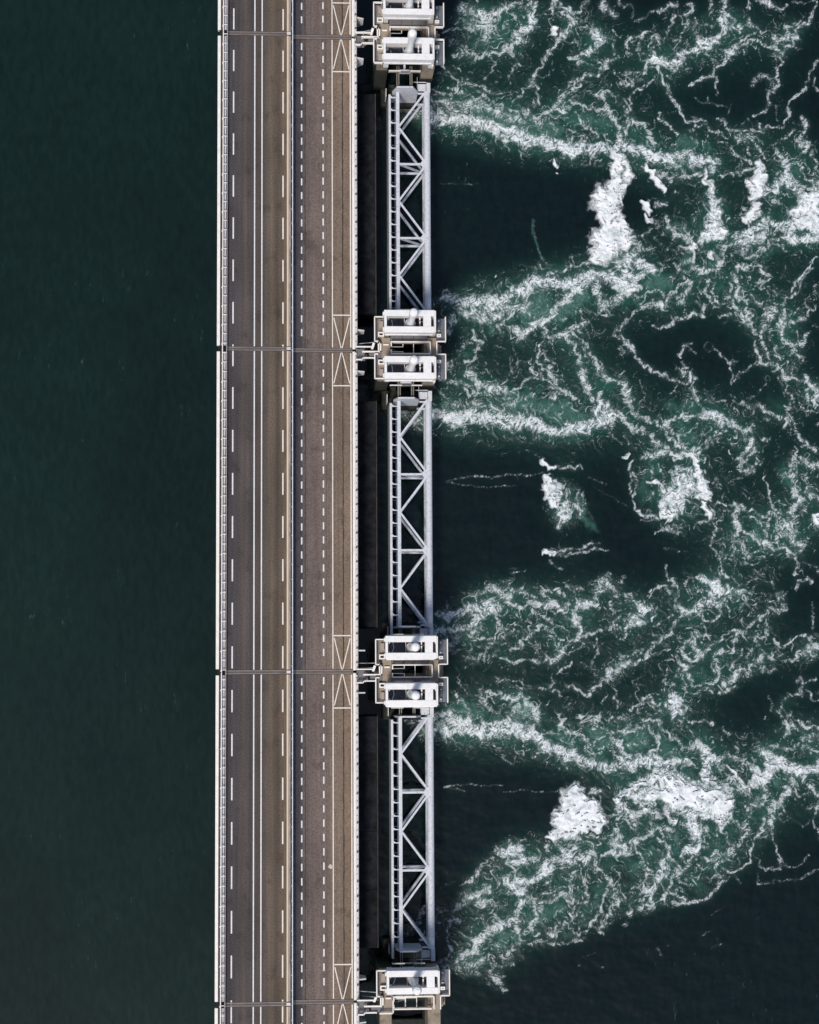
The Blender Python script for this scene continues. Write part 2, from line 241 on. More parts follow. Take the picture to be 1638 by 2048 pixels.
# ---- whitewater traced from the place: each row is  tile x, tile y  then strokes
# stroke: kind(d lace, p solid white, g aerated green) intensity : x,y,halfwidth ...   (tile units of 2.44 px)
FOAM = {
(860,0): """
d.85:2,95,7 20,97,7 40,102,7 60,108,7 80,113,7 100,119,7 120,122,6 140,122,6 152,122,4
d.62:2,82,6 25,85,6 45,88,6 60,95,6 72,100,5
d.7:2,75,1 15,77,1.5 27,86,1.5 30,92,1.5|d.7:15,72,1.5 30,76,1.5 45,85,1.5 55,95,1.5|d.7:40,75,1.2 50,82,1.5 60,88,1.5 70,93,1.5 75,100,1.5
d.75:20,46,2 30,44,3 40,46,2 50,42,2 57,43,2 65,44,2 72,47,2 74,50,1|d.7:12,26,1 22,25,1 35,23,2 48,18,2 58,12,3 65,6,3 72,1,2
d.74:28,8,6 40,10,6 50,13,6 60,9,4|d.64:30,20,6 45,20,6 50,28,6 40,35,5|d.5:15,35,4 28,38,4
d.8:80,0,1.5 80,10,2 82,18,5 78,25,5 70,33,3 65,40,3 64,44,2|d.8:85,0,1 86,12,2 84,20,2|d.7:60,10,1 67,14,1 75,19,1
d.8:103,0,3 100,6,2 98,10,1.5|d.85:105,0,2 110,7,2 117,10,2 125,8,2 128,3,2
d.8:107,10,1 113,13,2 115,18,2.5 112,26,3 106,32,3 103,38,2 100,43,1.5 93,51,2 88,59,2 83,65,2.5 83,71,2 87,75,1 89,85,1
p.9:103,22,2 101,29,2|d.7:83,72,1 77,73,1 72,79,1.5 68,84,1
d.9:133,22,2 137,28,4 142,33,4 138,36,3 132,38,3 131,44,2 122,45,1.5 115,48,1.5|d.7:122,45,1 123,50,2 130,51,2
d.7:140,0,2 143,8,4 150,10,3|d.5:118,22,.8 125,21,.8 131,22,.8|d.5:150,28,1 150,38,1 152,45,1|d.7:160,38,1.5 164,34,1.5
d.8:112,70,1.5 118,65,2 126,63,2 135,60,2 142,55,2 150,50,2 156,48,1.5|d.8:100,90,1.5 105,84,2 110,79,2 116,73,2 122,69,1
d.85:80,93,2 90,94,2 100,91,2.5 108,90,2.5 114,88,2.5 110,83,2|d.8:115,82,1 122,85,1 128,88,1 136,89,2 143,90,2.5 146,86,2 142,80,2 136,77,2 140,75,1.5 148,76,1.5 152,79,1
d.85:146,92,2 150,97,2.5 152,104,2 157,113,1.5|d.8:164,90,2 160,100,2 160,110,2|d.7:120,92,1.5 121,98,2 118,104,2 115,108,1
d.7:122,102,1.5 128,104,1 135,108,1.5 138,112,1|d.6:75,92,3 82,95,4 90,98,4 95,98,3|d.6:95,98,1.5 100,103,1.5 104,110,1.5
d.6:10,53,1 15,60,1 22,66,1.5 30,69,1.5 42,71,1.5 48,75,1 56,78,1 62,76,1 68,73,1|d.6:66,55,1 65,62,1.2 67,66,1|d.6:72,48,1 68,55,1|d.5:48,46,1 52,52,1 50,60,1 45,66,1|d.5:20,53,.8 25,57,1
g.5:60,22,8 58,32,7|g.7:40,90,8 60,98,8 80,104,8 95,108,7 105,108,5|g.6:115,98,6 130,98,7 145,100,6
p1:151,124,2.5 152,130,4 153,140,4.5 152,150,5 150,158,6 140,161,5 134,160,3|d.7:157,128,3 159,140,3 158,155,3
p.9:103,135,1.8 105,139,1.2|p.8:104,143,.8|d.25:8,150,.5 40,151,.5|d.3:35,117,.5 52,122,.5
""",
(1240,0): """
d.5:0,4,1 6,3,1 10,6,1 11,11,1 8,14,1|d.7:0,0,2 3,2,2|d.8:48,0,2 42,4,2 36,8,1.5 32,11,1|d.8:58,2,2 56,8,2 54,15,1.5 54,23,1 52,30,1
d.7:44,12,2 43,18,1.5 41,24,1 38,30,1|d.5:30,10,1 20,14,1 10,17,1|d.8:85,0,3 86,6,2 87,14,1.5 90,14,1 95,18,1.5|d.7:75,2,2 73,7,1.5
d.5:60,20,1 61,28,1 65,32,1 70,31,2|d.5:65,20,1 73,20,1|d.9:83,17,4 84,24,4 82,30,3 74,33,6 68,39,5 62,42,3 55,45,2|d.7:92,22,2 97,20,1.5 86,24,2
d.8:99,20,2 100,26,1.5 105,22,2 106,17,2|d.6:105,22,1 110,22,1 114,25,1 120,26,1|d.7:112,28,1 107,31,1 101,33,1 92,37,2|d.7:104,0,2 105,5,1
d.85:113,1,3 120,4,3 128,6,2 134,5,1.5|d.6:140,3,1 150,2,1 158,1,1|d.85:160,2,1 158,10,1 155,17,1.5 153,20,2 148,23,2 144,27,2 141,33,2 139,37,1.5 135,41,2 132,45,2
d.7:135,21,1.5 138,23,1.5 143,20,1.5 148,18,1.5|d.75:124,28,2 130,30,3 136,31,3 140,27,2|d.75:118,36,1 124,40,1 128,36,1.5 130,44,1.5 132,51,1 129,58,1 128,65,1.5 128,73,2 124,78,1.5 121,87,1.5 117,93,1 109,95,1
d.85:86,47,1.5 90,40,2.5 96,37,2.5 104,37,1.5 110,34,1.5 116,35,1.5 119,38,1|d.85:86,47,1.5 83,53,1.5 80,56,1.5 77,60,1.5 70,64,1 62,66,1 56,71,1|d.6:78,60,1 79,68,1 80,77,1
d.4:114,40,.5 115,50,.5|d.45:108,70,2 115,62,3 122,63,2 125,70,3|p.85:29,46,1.5 32,49,2|d.95:27,50,3 30,45,3 35,47,3
d.85:20,55,2 26,50,2 38,51,4 46,49,3 52,46,2|d.8:52,46,2 50,53,3 44,56,2|d.8:4,39,1.5 10,32,2 17,28,1.5 22,25,1|d.7:25,34,1.5 28,28,1.5 32,30,1.5 34,35,1.5
d.7:17,35,1.5 15,42,1.5 18,48,1|d.6:24,36,1 27,43,1|d.6:6,42,1 8,48,1|d.85:30,55,1 33,63,1.5 38,70,1.5 42,79,1.5 46,86,1.2 50,93,1.2 55,99,1
d.75:55,99,1 60,100,1 66,97,1.5 69,101,1.5 74,106,1.5 80,108,1.5 88,113,1|d.7:25,66,1 20,70,1 12,76,1 8,82,1 8,88,1.5 6,95,2 9,101,1.5|d.6:0,62,2 8,60,2 15,64,2 8,70,2 0,70,2
d.8:10,101,1.2 18,101,1.5 23,107,1.5 25,113,1.5 30,117,2|d.8:31,92,1 33,96,1 37,100,1.5 42,107,1 46,110,1|d.6:55,107,1 61,104,1.5 67,103,1|d.6:58,112,2 62,115,2
d.7:80,99,1 87,101,1.5 92,107,1.5 100,108,1.5 110,107,1 117,109,1|d.75:96,114,2 103,115,2 110,117,1.5 115,123,1.5 117,129,1.5|d.6:100,112,1 112,113,1 118,118,1
d.6:113,102,1 116,106,1 125,104,1 135,102,1|d.4:90,86,.8 88,93,.8|d.4:99,102,.8 105,97,.8|d.4:62,80,.7 65,83,.7 72,83,.7 80,86,.7 87,88,.7|d.4:72,78,.6 72,82,.6
d.75:163,51,1.5 155,62,1 150,72,1 145,78,1 140,83,1 138,90,1.2 139,96,1.5 135,99,1|d.7:160,65,1 158,69,1 162,74,1|d.8:148,96,1.5 152,101,1.5 156,105,1.5 152,110,2 145,113,2 148,119,3 153,121,2.5 150,125,2
d.6:130,112,1 137,110,1 143,107,1|d.6:126,120,1 128,117,1|d.85:0,118,5 10,120,5 18,124,4 25,129,4 35,130,4 45,128,5 55,126,4 65,131,4 75,134,4|d.65:30,135,3 45,135,3 60,135,3 70,134,2
d.9:18,126,2 22,133,2|p1:23,137,1.5 26,142,2.5 27,148,3 31,152,2.5 36,156,1.5|d.7:30,143,3 40,146,3 45,144,2|d.7:50,138,1.5 50,141,1.5|d.8:50,145,2 62,144,2 70,142,3|p.85:70,142,2 73,149,3 76,155,3|d.85:76,155,4 76,163,3|d.8:75,140,3 80,130,3
d.7:85,145,2 95,142,2 105,139,2 110,136,2|p1:112,137,4 116,145,5 113,152,6 112,158,5 118,152,4|p.9:106,150,3 110,150,3|d.7:90,120,1.5 95,127,1.5 103,131,1.5 107,134,1.5|d.6:106,118,1 105,128,1
d.8:130,125,3 135,130,3 138,138,3 138,145,4 132,148,4 128,153,5 120,158,5|d.85:145,133,1 150,140,1 155,147,2 156,152,3 160,155,3|d.7:147,134,.8 150,130,1|d.8:140,150,5 148,155,5 150,160,5|p.9:155,163,4 164,158,4
p.9:0,130,3 5,133,3 8,140,3 5,148,3 2,156,3 0,164,2|d.6:158,125,2 161,135,2 160,140,2
g.6:25,120,5|g.6:50,115,6 60,118,6|g.5:70,120,5|g.6:145,140,5|g.5:15,108,4
""",
(860,400): """
p1:143,0,11 146,10,9 146,20,8 147,28,10 143,36,11 140,44,9 136,49,5|p.9:155,28,5 160,33,4|d.6:155,42,4|d.6:128,39,1
g.6:84,15,1 85,25,1 87,35,1 90,45,1.5 92,48,1.5|d.3:84,18,.6 86,28,.7 88,40,.8 92,48,.8|d.6:94,50,.8|d.35:90,55,2|d.6:37,69,.6 41,66,.6 45,65,.5|d.75:53,63,1
d.35:2,82,3 10,82,3|d.82:12,82,4 30,84,5 40,83,5 50,80,6|d.8:45,90,6 60,82,5 70,77,6 80,72,6 90,66,6 100,66,6 110,68,6 120,66,6 130,64,5 140,63,5 150,62,6 162,62,6
d.7:95,60,1 103,58,1 110,56,1 122,54,1 130,53,1 138,54,1 145,53,1|d.7:60,78,1 65,74,1|d.97:72,111,3 80,108,3 88,102,3.2 95,96,3 102,90,3 110,82,4 118,75,4 125,71,4|p.5:80,108,2 88,102,2.2 95,96,2 102,90,2 110,82,3 118,75,3|d.8:68,106,4 72,112,4 70,116,2
d.8:95,103,2 98,110,3 104,112,3 112,111,3 120,104,3 128,100,2.5|d.5:103,95,2 108,98,2|d.72:15,95,4 20,100,4 17,106,3|d.74:25,92,5 35,95,5 45,96,5|d.75:50,97,5 60,92,5 70,90,5 78,86,5
d.7:55,110,2 58,103,2 65,98,2 73,92,2|d.75:35,107,2 40,113,2 41,118,2 38,126,1.5 33,133,1.5 27,133,1|d.6:22,125,2 28,120,2 35,117,2|d.55:15,130,2 18,137,2 20,128,2|g.5:30,126,5
d.75:135,70,4 138,80,4 142,90,4 150,82,4 158,76,4 164,70,5|d.6:164,95,1 158,103,1 152,110,2 156,115,2 162,120,2|d.55:145,95,1 150,88,1 155,83,.8
d.8:112,111,2 115,117,2 120,124,2 123,132,2 126,140,3 124,148,4 127,153,4 132,160,3|d.8:120,112,2 128,118,2 130,126,2 135,133,2.5 142,139,2.5 147,146,2.5 155,152,2.5 162,160,2.5|d.6:155,145,1 160,141,1
d.85:91,118,1 87,125,1.2 88,131,1.2 92,136,1 96,142,1.5 101,147,2 107,153,2 114,160,2 119,163,1.5|d.85:83,131,1 83,138,1 84,145,1.2 78,148,1.2 75,152,1 70,155,1 66,157,1|d.7:84,145,1 92,147,1 100,149,1 103,155,1
d.75:95,140,2 99,136,1.5 102,133,1|d.5:100,117,.8 103,112,.8|d.5:67,118,.8 71,126,.8 73,135,.8|d.5:67,132,.6 67,140,.6|d.4:75,152,.8 85,155,.8|d.7:2,150,1 8,157,1 12,163,1
d.75:10,147,2 20,147,2 27,152,2 32,160,2|d.8:30,145,3 38,150,4 45,152,4 52,157,4 58,154,2 57,150,1.5 62,160,3|d.6:40,158,3 50,160,3|d.7:100,162,3 108,160,2|d.9:138,158,2 138,163,2
g.9:90,80,7 85,88,7 80,97,6 95,88,5|g.9:105,95,6 115,88,7 125,80,6|g.6:50,104,5|g.4:145,152,6|g.6:85,160,6 65,162,6|g.5:90,153,5|g.4:158,80,6
""",
(1240,400): """
p1:21,4,3 22,8,3.5|p.95:21,15,2 24,17,2.5|p.9:0,10,3 2,30,8 7,32,5 5,36,5|d.65:12,38,5 15,42,5|p.8:77,2,3 75,8,3 80,10,4 78,17,4 75,22,4 70,27,5 78,27,6 84,24,3 82,30,4|d.9:77,2,5 76,12,6 72,26,7 82,28,6
p.85:62,36,2 61,42,2 62,48,1.5|d.8:68,33,4|p.9:74,40,1.8 74,45,2.2|p.9:110,3,3 111,9,2 105,14,4 100,17,2 113,15,3|d.7:104,8,1.5 100,5,1|d.6:125,2,3 130,1,3
d.85:37,16,2 40,20,2 43,25,2.5 48,29,3 53,33,3 58,35,3|d.7:45,17,1 50,20,2 53,26,2 56,30,2|d.75:30,5,2 36,3,2 40,1,2|d.5:28,18,3 30,22,3|d.6:15,30,1.5 22,28,1.5 24,25,1.5
p.92:142,10,4 150,4,5 160,5,5 155,14,6 145,18,4 163,20,4 160,14,4|d.92:142,10,6 152,8,8 155,18,7 163,22,6|d.85:120,17,3 128,20,4 135,20,5 140,24,5 138,30,5 145,32,4 155,31,4 163,29,4|d.8:95,29,3 103,26,4 112,24,4 120,22,3
d.75:90,36,3 95,33,4 105,33,5 115,31,5 120,29,4|d.7:100,40,4 96,44,3|d.7:103,45,1.5 112,42,2 118,38,2 130,32,2|d.7:135,36,2 135,41,1|d.85:88,45,2 83,50,2 78,56,2 70,60,2.5 64,60,3 62,55,3
d.75:45,55,2 52,53,2 60,50,3|d.7:88,38,2 86,45,2|d.5:80,48,5|d.8:0,50,6 8,48,6 15,50,5 20,54,5 30,56,3|d.8:3,40,1 4,50,1|p.7:0,70,4 8,69,4 14,67,3 5,76,3 12,73,3 17,69,2|d.85:0,66,6 10,66,6 15,62,4 22,60,3 28,58,3
d.7:10,79,1.5 20,78,1.5 28,76,1.5 35,77,2|d.8:36,86,3 40,80,3 44,75,2 48,70,2 53,68,1.5 57,70,2 60,74,2|d.65:50,80,3 55,76,3 60,75,3|d.6:47,86,2 52,82,2|d.75:10,92,1.5 18,89,1.5 26,86,2 36,86,2|d.75:10,92,1.5 6,97,1.5 2,103,1.5
d.6:50,60,1 53,65,1 56,70,1|d.6:66,65,1.5 64,70,1.5|d.75:72,66,1.5 71,74,1.5 74,81,1.2 78,86,1 84,87,1|d.7:78,66,1 76,75,1 80,82,1 83,86,1|d.5:72,66,1 80,63,1 87,63,1
d.75:70,84,1 69,90,1.2 69,94,1.5 62,93,1.5 55,96,1.5 47,97,1.5 43,102,1.5 35,103,1.5 31,105,1 26,102,1|d.7:80,95,1.2 85,94,1.2 92,95,1 97,95,1
d.75:95,60,2 100,55,2 105,53,2 113,54,2 119,57,2 121,63,2 117,67,2 110,66,1.5|d.8:92,62,2 95,70,2.5 99,78,2.5 103,85,2.5 106,92,2.5 106,100,2 109,107,1.5 112,110,1|d.7:90,70,1.5 92,80,1.5 95,88,2 100,94,2 105,102,1.5
d.5:110,70,1 118,71,1 125,74,1 130,78,1|d.5:108,75,.8 110,82,.8 115,86,.8 122,80,1|d.5:122,73,1 122,83,1 128,86,1|d.9:160,47,.7 154,55,.8 150,61,1 145,67,1.2 141,74,1|d.6:158,55,1 152,62,1 148,70,1 145,76,1 138,82,1 130,86,1.5
d.5:164,70,2 158,76,2 160,82,2|d.85:116,110,2 120,104,2.5 122,95,3 118,96,2 118,90,2 124,89,2.5 130,93,3 134,90,2|d.8:132,98,3 130,104,3 134,110,3 138,116,2.5 144,119,2 150,117,1.5 152,111,1.5 155,108,1
d.65:135,102,2 142,99,2 148,94,2 155,92,2 160,88,1.5|d.5:138,95,1.5 145,90,1 150,86,1 158,90,1|d.8:140,124,2 144,123,3 148,126,2|d.7:115,110,1.5 117,118,1.2 121,125,1.2 122,131,1.2|d.65:128,120,1.2 127,127,1.5 131,131,1
d.45:150,130,1 146,138,1 140,130,1|d.6:158,103,1 162,106,1|d.8:110,115,1 112,125,1 114,133,1.5 120,134,2 127,137,2 133,142,2 138,146,2 143,146,2 150,143,2 153,150,2 158,153,2 163,160,2|d.65:114,133,1 105,137,1 98,144,1.5 93,148,1
d.6:138,146,1 138,155,1 140,164,1|d.75:153,155,2 156,162,3 160,164,2|d.4:130,145,.6 133,152,.6 135,160,.6|d.8:0,111,1 5,115,1 8,121,1.5 12,126,1.5 16,131,1.5 22,136,2 28,140,2 35,144,2 42,148,1.5 50,149,1|d.5:0,120,2 4,127,2
d.65:50,130,1 50,123,1.2 54,118,1.2 59,116,1|d.5:54,118,.8 58,123,.8 62,124,.8|d.75:52,135,2 50,142,1.5 57,140,2 60,145,2.5 58,150,2.5 61,156,2 65,164,2|d.6:58,149,1 52,150,1|d.35:69,120,.7 73,116,.7 77,120,.7 73,125,.7 69,120,.7
d.6:78,123,.8 83,127,1 88,132,1 91,136,1.2 91,143,1 90,150,1|d.6:91,134,1 97,133,1|d.5:17,148,.8 18,155,.8 20,162,.8|d.5:47,152,.6 42,160,.6|d.75:0,150,3 5,156,3 9,163,2|d.4:120,150,.6 112,160,.6 105,162,1.5|d.4:70,158,1 75,156,1|d.4:90,160,1 95,162,1
g.8:30,65,8 38,68,6 25,73,6|g.5:82,72,5|g.5:15,85,5|g.6:55,50,5|g.6:75,52,5|g.4:120,42,5
""",
(860,800): """
d.88:2,12,5 15,14,7 30,13,7 45,15,7 60,16,7 75,18,7 90,22,6 100,25,6 110,25,6 120,24,6 130,21,5 140,17,6 148,13,6 145,8,5|d.55:10,4,4 30,4,4 55,5,5 70,3,4|d.8:135,10,3 140,3,4|p.8:138,0,1.5 139,5,1.5|d.8:153,12,2 158,17,1.5 163,21,1.5
d.6:158,30,.8 163,34,.8|p.9:158,45,1 162,44,1.5|g.8:70,3,8 90,5,8 110,8,8 122,15,6 100,12,5|g.5:50,4,6
d.42:12,67,.5 20,65,.5 30,63,.7 42,62,.8 50,63,.6 70,61,.7 80,62,.6 95,59,.4|d.35:12,67,.5 25,69,.5 40,71,.5 50,71,.5 70,70,.5|d.25:30,29,.4 40,33,.4 50,38,.4|d.35:78,41,.4 90,47,.6
p.95:95,51,2.5 98,54,2.5 102,57,1.5|d.75:105,55,1.5 113,54,1.2 122,56,1.2 124,58,1|p1:98,62,2 97,68,3.5 95,75,4.5 99,80,4.5 103,86,3|d.85:103,70,3 104,80,4 107,88,4 110,95,5 108,100,3.5 115,93,4 113,84,3|d.6:108,70,2 112,78,2.5
d.85:122,75,1.5 121,85,2 124,90,2 125,92,1.5|g.6:125,80,2 127,90,2 127,98,4 132,105,4|d.4:126,78,.5 129,90,.5 135,100,.4|d.4:113,73,1 118,74,1
p1:93,125,1.8 97,124,2.4 102,126,1.5|d.7:100,124,3 106,124,2.5|d.55:106,122,1.5 115,123,1 125,121,1 133,118,1.2 140,118,1|d.6:107,127,1 115,127,1 125,124,1 135,123,1 145,122,1|d.4:98,131,1 103,136,1 108,139,1
d.6:65,143,.6 70,141,.7 78,141,.5|d.3:65,139,.5 72,138,.5|d.3:113,42,.6 120,44,.6|d.35:130,64,.5 145,68,.8|d.3:135,71,.6 150,80,.5 162,88,.4
d.7:38,160,3 48,156,4 58,158,5 65,160,4 70,155,2 80,156,3 85,160,2|d.7:93,160,2 98,153,2 104,154,2 108,160,2|d.55:114,152,1.5 120,157,2 126,153,1.5|d.75:137,160,3 141,150,3 146,145,3 150,152,3 152,160,3|d.6:157,143,1 158,150,1|d.6:163,160,1 160,163,1
""",
(1240,800): """
d.8:5,0,3 10,5,2 15,13,2.5 20,17,2.5 25,18,1.5 30,20,1.5 35,25,1.5 40,31,1.5 46,36,2 53,39,2|d.85:0,12,2 5,17,2.5 12,23,2 20,28,2.5 28,34,2 35,38,1.5 42,41,1
d.8:37,22,2 40,17,2.5 45,14,2 50,12,2 58,13,2 66,13,3 72,10,3 78,13,4 85,14,3 90,18,3 95,21,2.5 100,24,2 106,26,2 110,30,2|d.65:75,16,4 82,20,4|d.8:37,22,2 42,26,2 48,29,1.5 48,33,1.5|d.7:50,28,1 58,24,1 64,20,1
d.6:93,22,1.5 94,30,1.2|d.5:100,25,1 103,32,2|d.75:85,25,1.5 78,28,2 72,32,2 68,38,2 65,42,2|d.6:75,30,1 74,38,1|d.9:110,32,2 105,36,2.5 103,43,3 100,47,2.5|p.75:105,37,1 103,42,1.7|d.65:108,40,2 110,46,2 100,52,2.5 97,55,2 102,60,2 107,60,2 113,52,1.5 110,58,1.5
d.5:115,33,2 122,32,1.5|p.8:90,41,.5 91,44,.5|d.5:92,66,1 97,63,1.5 100,65,1|d.5:118,49,.8 115,55,.8|p1:60,46,2.5 63,50,2.5 64,56,2.5 65,62,3.5 66,70,4.5 68,78,4.5 72,80,3|d.88:58,41,3 62,47,5 66,42,2|d.85:55,44,3 50,47,3 45,47,2 38,44,3 30,44,3 23,46,2 17,47,2
d.65:42,60,2 48,55,3 53,58,3|d.85:45,65,4 55,65,5 58,60,4|p.85:24,69,1.2 30,68,1.8 36,71,2.5|p.85:42,76,3 38,82,3.5 37,87,3 36,94,3 38,100,2 44,90,2.5|p.7:50,73,4 58,70,3 47,82,3|d.93:42,74,7 50,75,8 58,74,8 44,84,6 52,84,4 42,94,5|p.95:70,85,1.5 72,92,2.5 75,95,2|d.85:72,88,3 76,95,3 80,96,1.5
d.45:78,65,2 82,70,2|d.4:85,63,1 88,66,1|p.9:4,45,1.4 8,44,1.2|d.8:9,50,1 8,56,1 9,62,.8 8,70,.7 8,78,.5|d.75:12,60,1 13,70,1 11,78,1 12,87,1.2 16,92,1.2 22,95,1.5 30,95,2|d.5:16,97,.6 22,99,.6 30,97,.6
d.6:23,52,1 25,60,1 28,66,1|d.6:30,52,1 33,60,1 35,67,1|d.4:34,53,.7 38,62,.7|d.5:22,90,1 26,91,1|d.7:30,107,1 38,104,2 43,107,2 48,109,2 53,111,1|d.6:60,104,1 65,100,1.2 72,98,1|d.4:50,105,1 56,103,1
d.65:78,97,1 77,104,1 75,112,1 75,120,1 80,126,1.2 83,130,1.5 83,138,1 82,143,1|d.5:83,105,.6 84,115,.8 85,120,.8|d.75:80,83,.6 90,85,.8 98,88,1.5 105,89,2 113,92,2 120,95,2 126,97,2 133,99,2 140,101,2 145,101,1.5
d.75:97,90,2 94,95,3 94,103,3 98,107,2 94,112,3 92,118,3 97,118,4 100,122,2|p.7:94,100,2 96,105,2|d.7:108,96,1.5 115,100,2 122,99,2|d.85:98,108,1.5 106,109,1.5 110,113,2 116,116,2 122,120,2 130,121,1.5 138,123,1.5 143,127,1.5 147,124,1.5 150,120,1.5
d.7:120,100,1.5 119,108,1.5 121,113,2|d.75:130,105,4 138,103,4 145,107,4 140,112,4 132,110,4|d.75:148,115,3 140,117,3|d.65:85,128,2 92,125,2 100,125,2 110,124,2 117,122,2|d.55:88,131,1 97,131,1 108,134,1 116,130,1 120,127,1|d.5:125,125,.6 135,127,.6 143,128,.6
d.65:145,130,1.5 144,138,1.5 144,145,1|d.4:150,133,.8 158,136,1 163,137,1|d.4:85,90,.8 92,91,.8|d.75:119,62,.4 121,72,.7 123,80,.7 125,88,1 127,93,.8|d.4:130,82,.6 132,92,.5
d.8:112,3,2 117,8,2 121,12,2 126,13,1.5 132,14,1.5 137,13,2 142,18,2 144,23,1.5 147,29,1.5 150,33,1.5 155,37,1.2 160,42,1.2|d.6:117,16,1.5 122,16,1.5|d.6:138,2,1 137,10,1.5 137,18,1.5 135,24,1|d.6:94,2,1 102,3,2 110,7,2 108,11,2
d.5:70,0,1 80,3,1 88,0,1|d.5:142,0,.8 141,8,.8|d.6:147,3,.8 151,8,.8 158,8,.8 164,10,1|d.8:160,1,2 163,5,2|d.5:60,2,.6 57,7,.6|d.5:65,0,.8 68,7,.8|d.75:143,40,.8 144,44,2 143,50,2.5 142,58,2.5 141,67,2.5 142,75,2.5 144,81,3
d.6:146,50,1 145,62,1 146,75,1|d.85:150,47,3 155,51,3 160,55,2.5|d.7:148,38,1 155,37,1 158,40,1|d.45:133,60,.5 133,68,.5 137,76,.5|d.85:147,83,3 141,86,3 139,93,2.5 141,97,1.5|d.75:150,88,3 148,92,2|d.75:155,78,3 160,82,3 163,84,2|d.55:150,75,2 158,73,2|p.9:162,95,2.5 163,101,2
d.7:38,136,.8 39,142,.8 40,147,1|d.8:25,156,1 32,152,1.2 37,153,2 40,157,2|d.8:44,147,2 46,153,2 46,160,2|d.6:25,162,1 27,156,1|d.5:0,148,1 3,145,1|d.7:5,163,3 9,161,2|d.6:54,149,.8 57,146,.8
d.88:65,143,2 70,148,3 75,153,4 80,150,4 78,158,5 72,160,4 86,157,3 95,155,3 102,157,2.5|d.7:83,143,1.5 88,147,1.5|d.6:62,157,1.5 66,158,1.5|d.55:105,150,1 112,145,1 122,148,1 125,155,1|d.6:128,160,4 135,157,2|d.7:144,155,1 150,149,1.5 155,145,2 158,148,1.5|d.5:97,161,1 110,158,1 118,160,1|d.45:36,121,1 42,121,1 48,124,1
g.5:50,22,6 58,30,6|g.5:60,5,6 40,5,6|g.45:25,55,6 18,75,6 25,80,6|g.7:106,113,4 110,110,5|g.5:135,55,5 138,70,4|g.4:112,103,4|g.4:125,107,3|g.35:130,5,8
""",
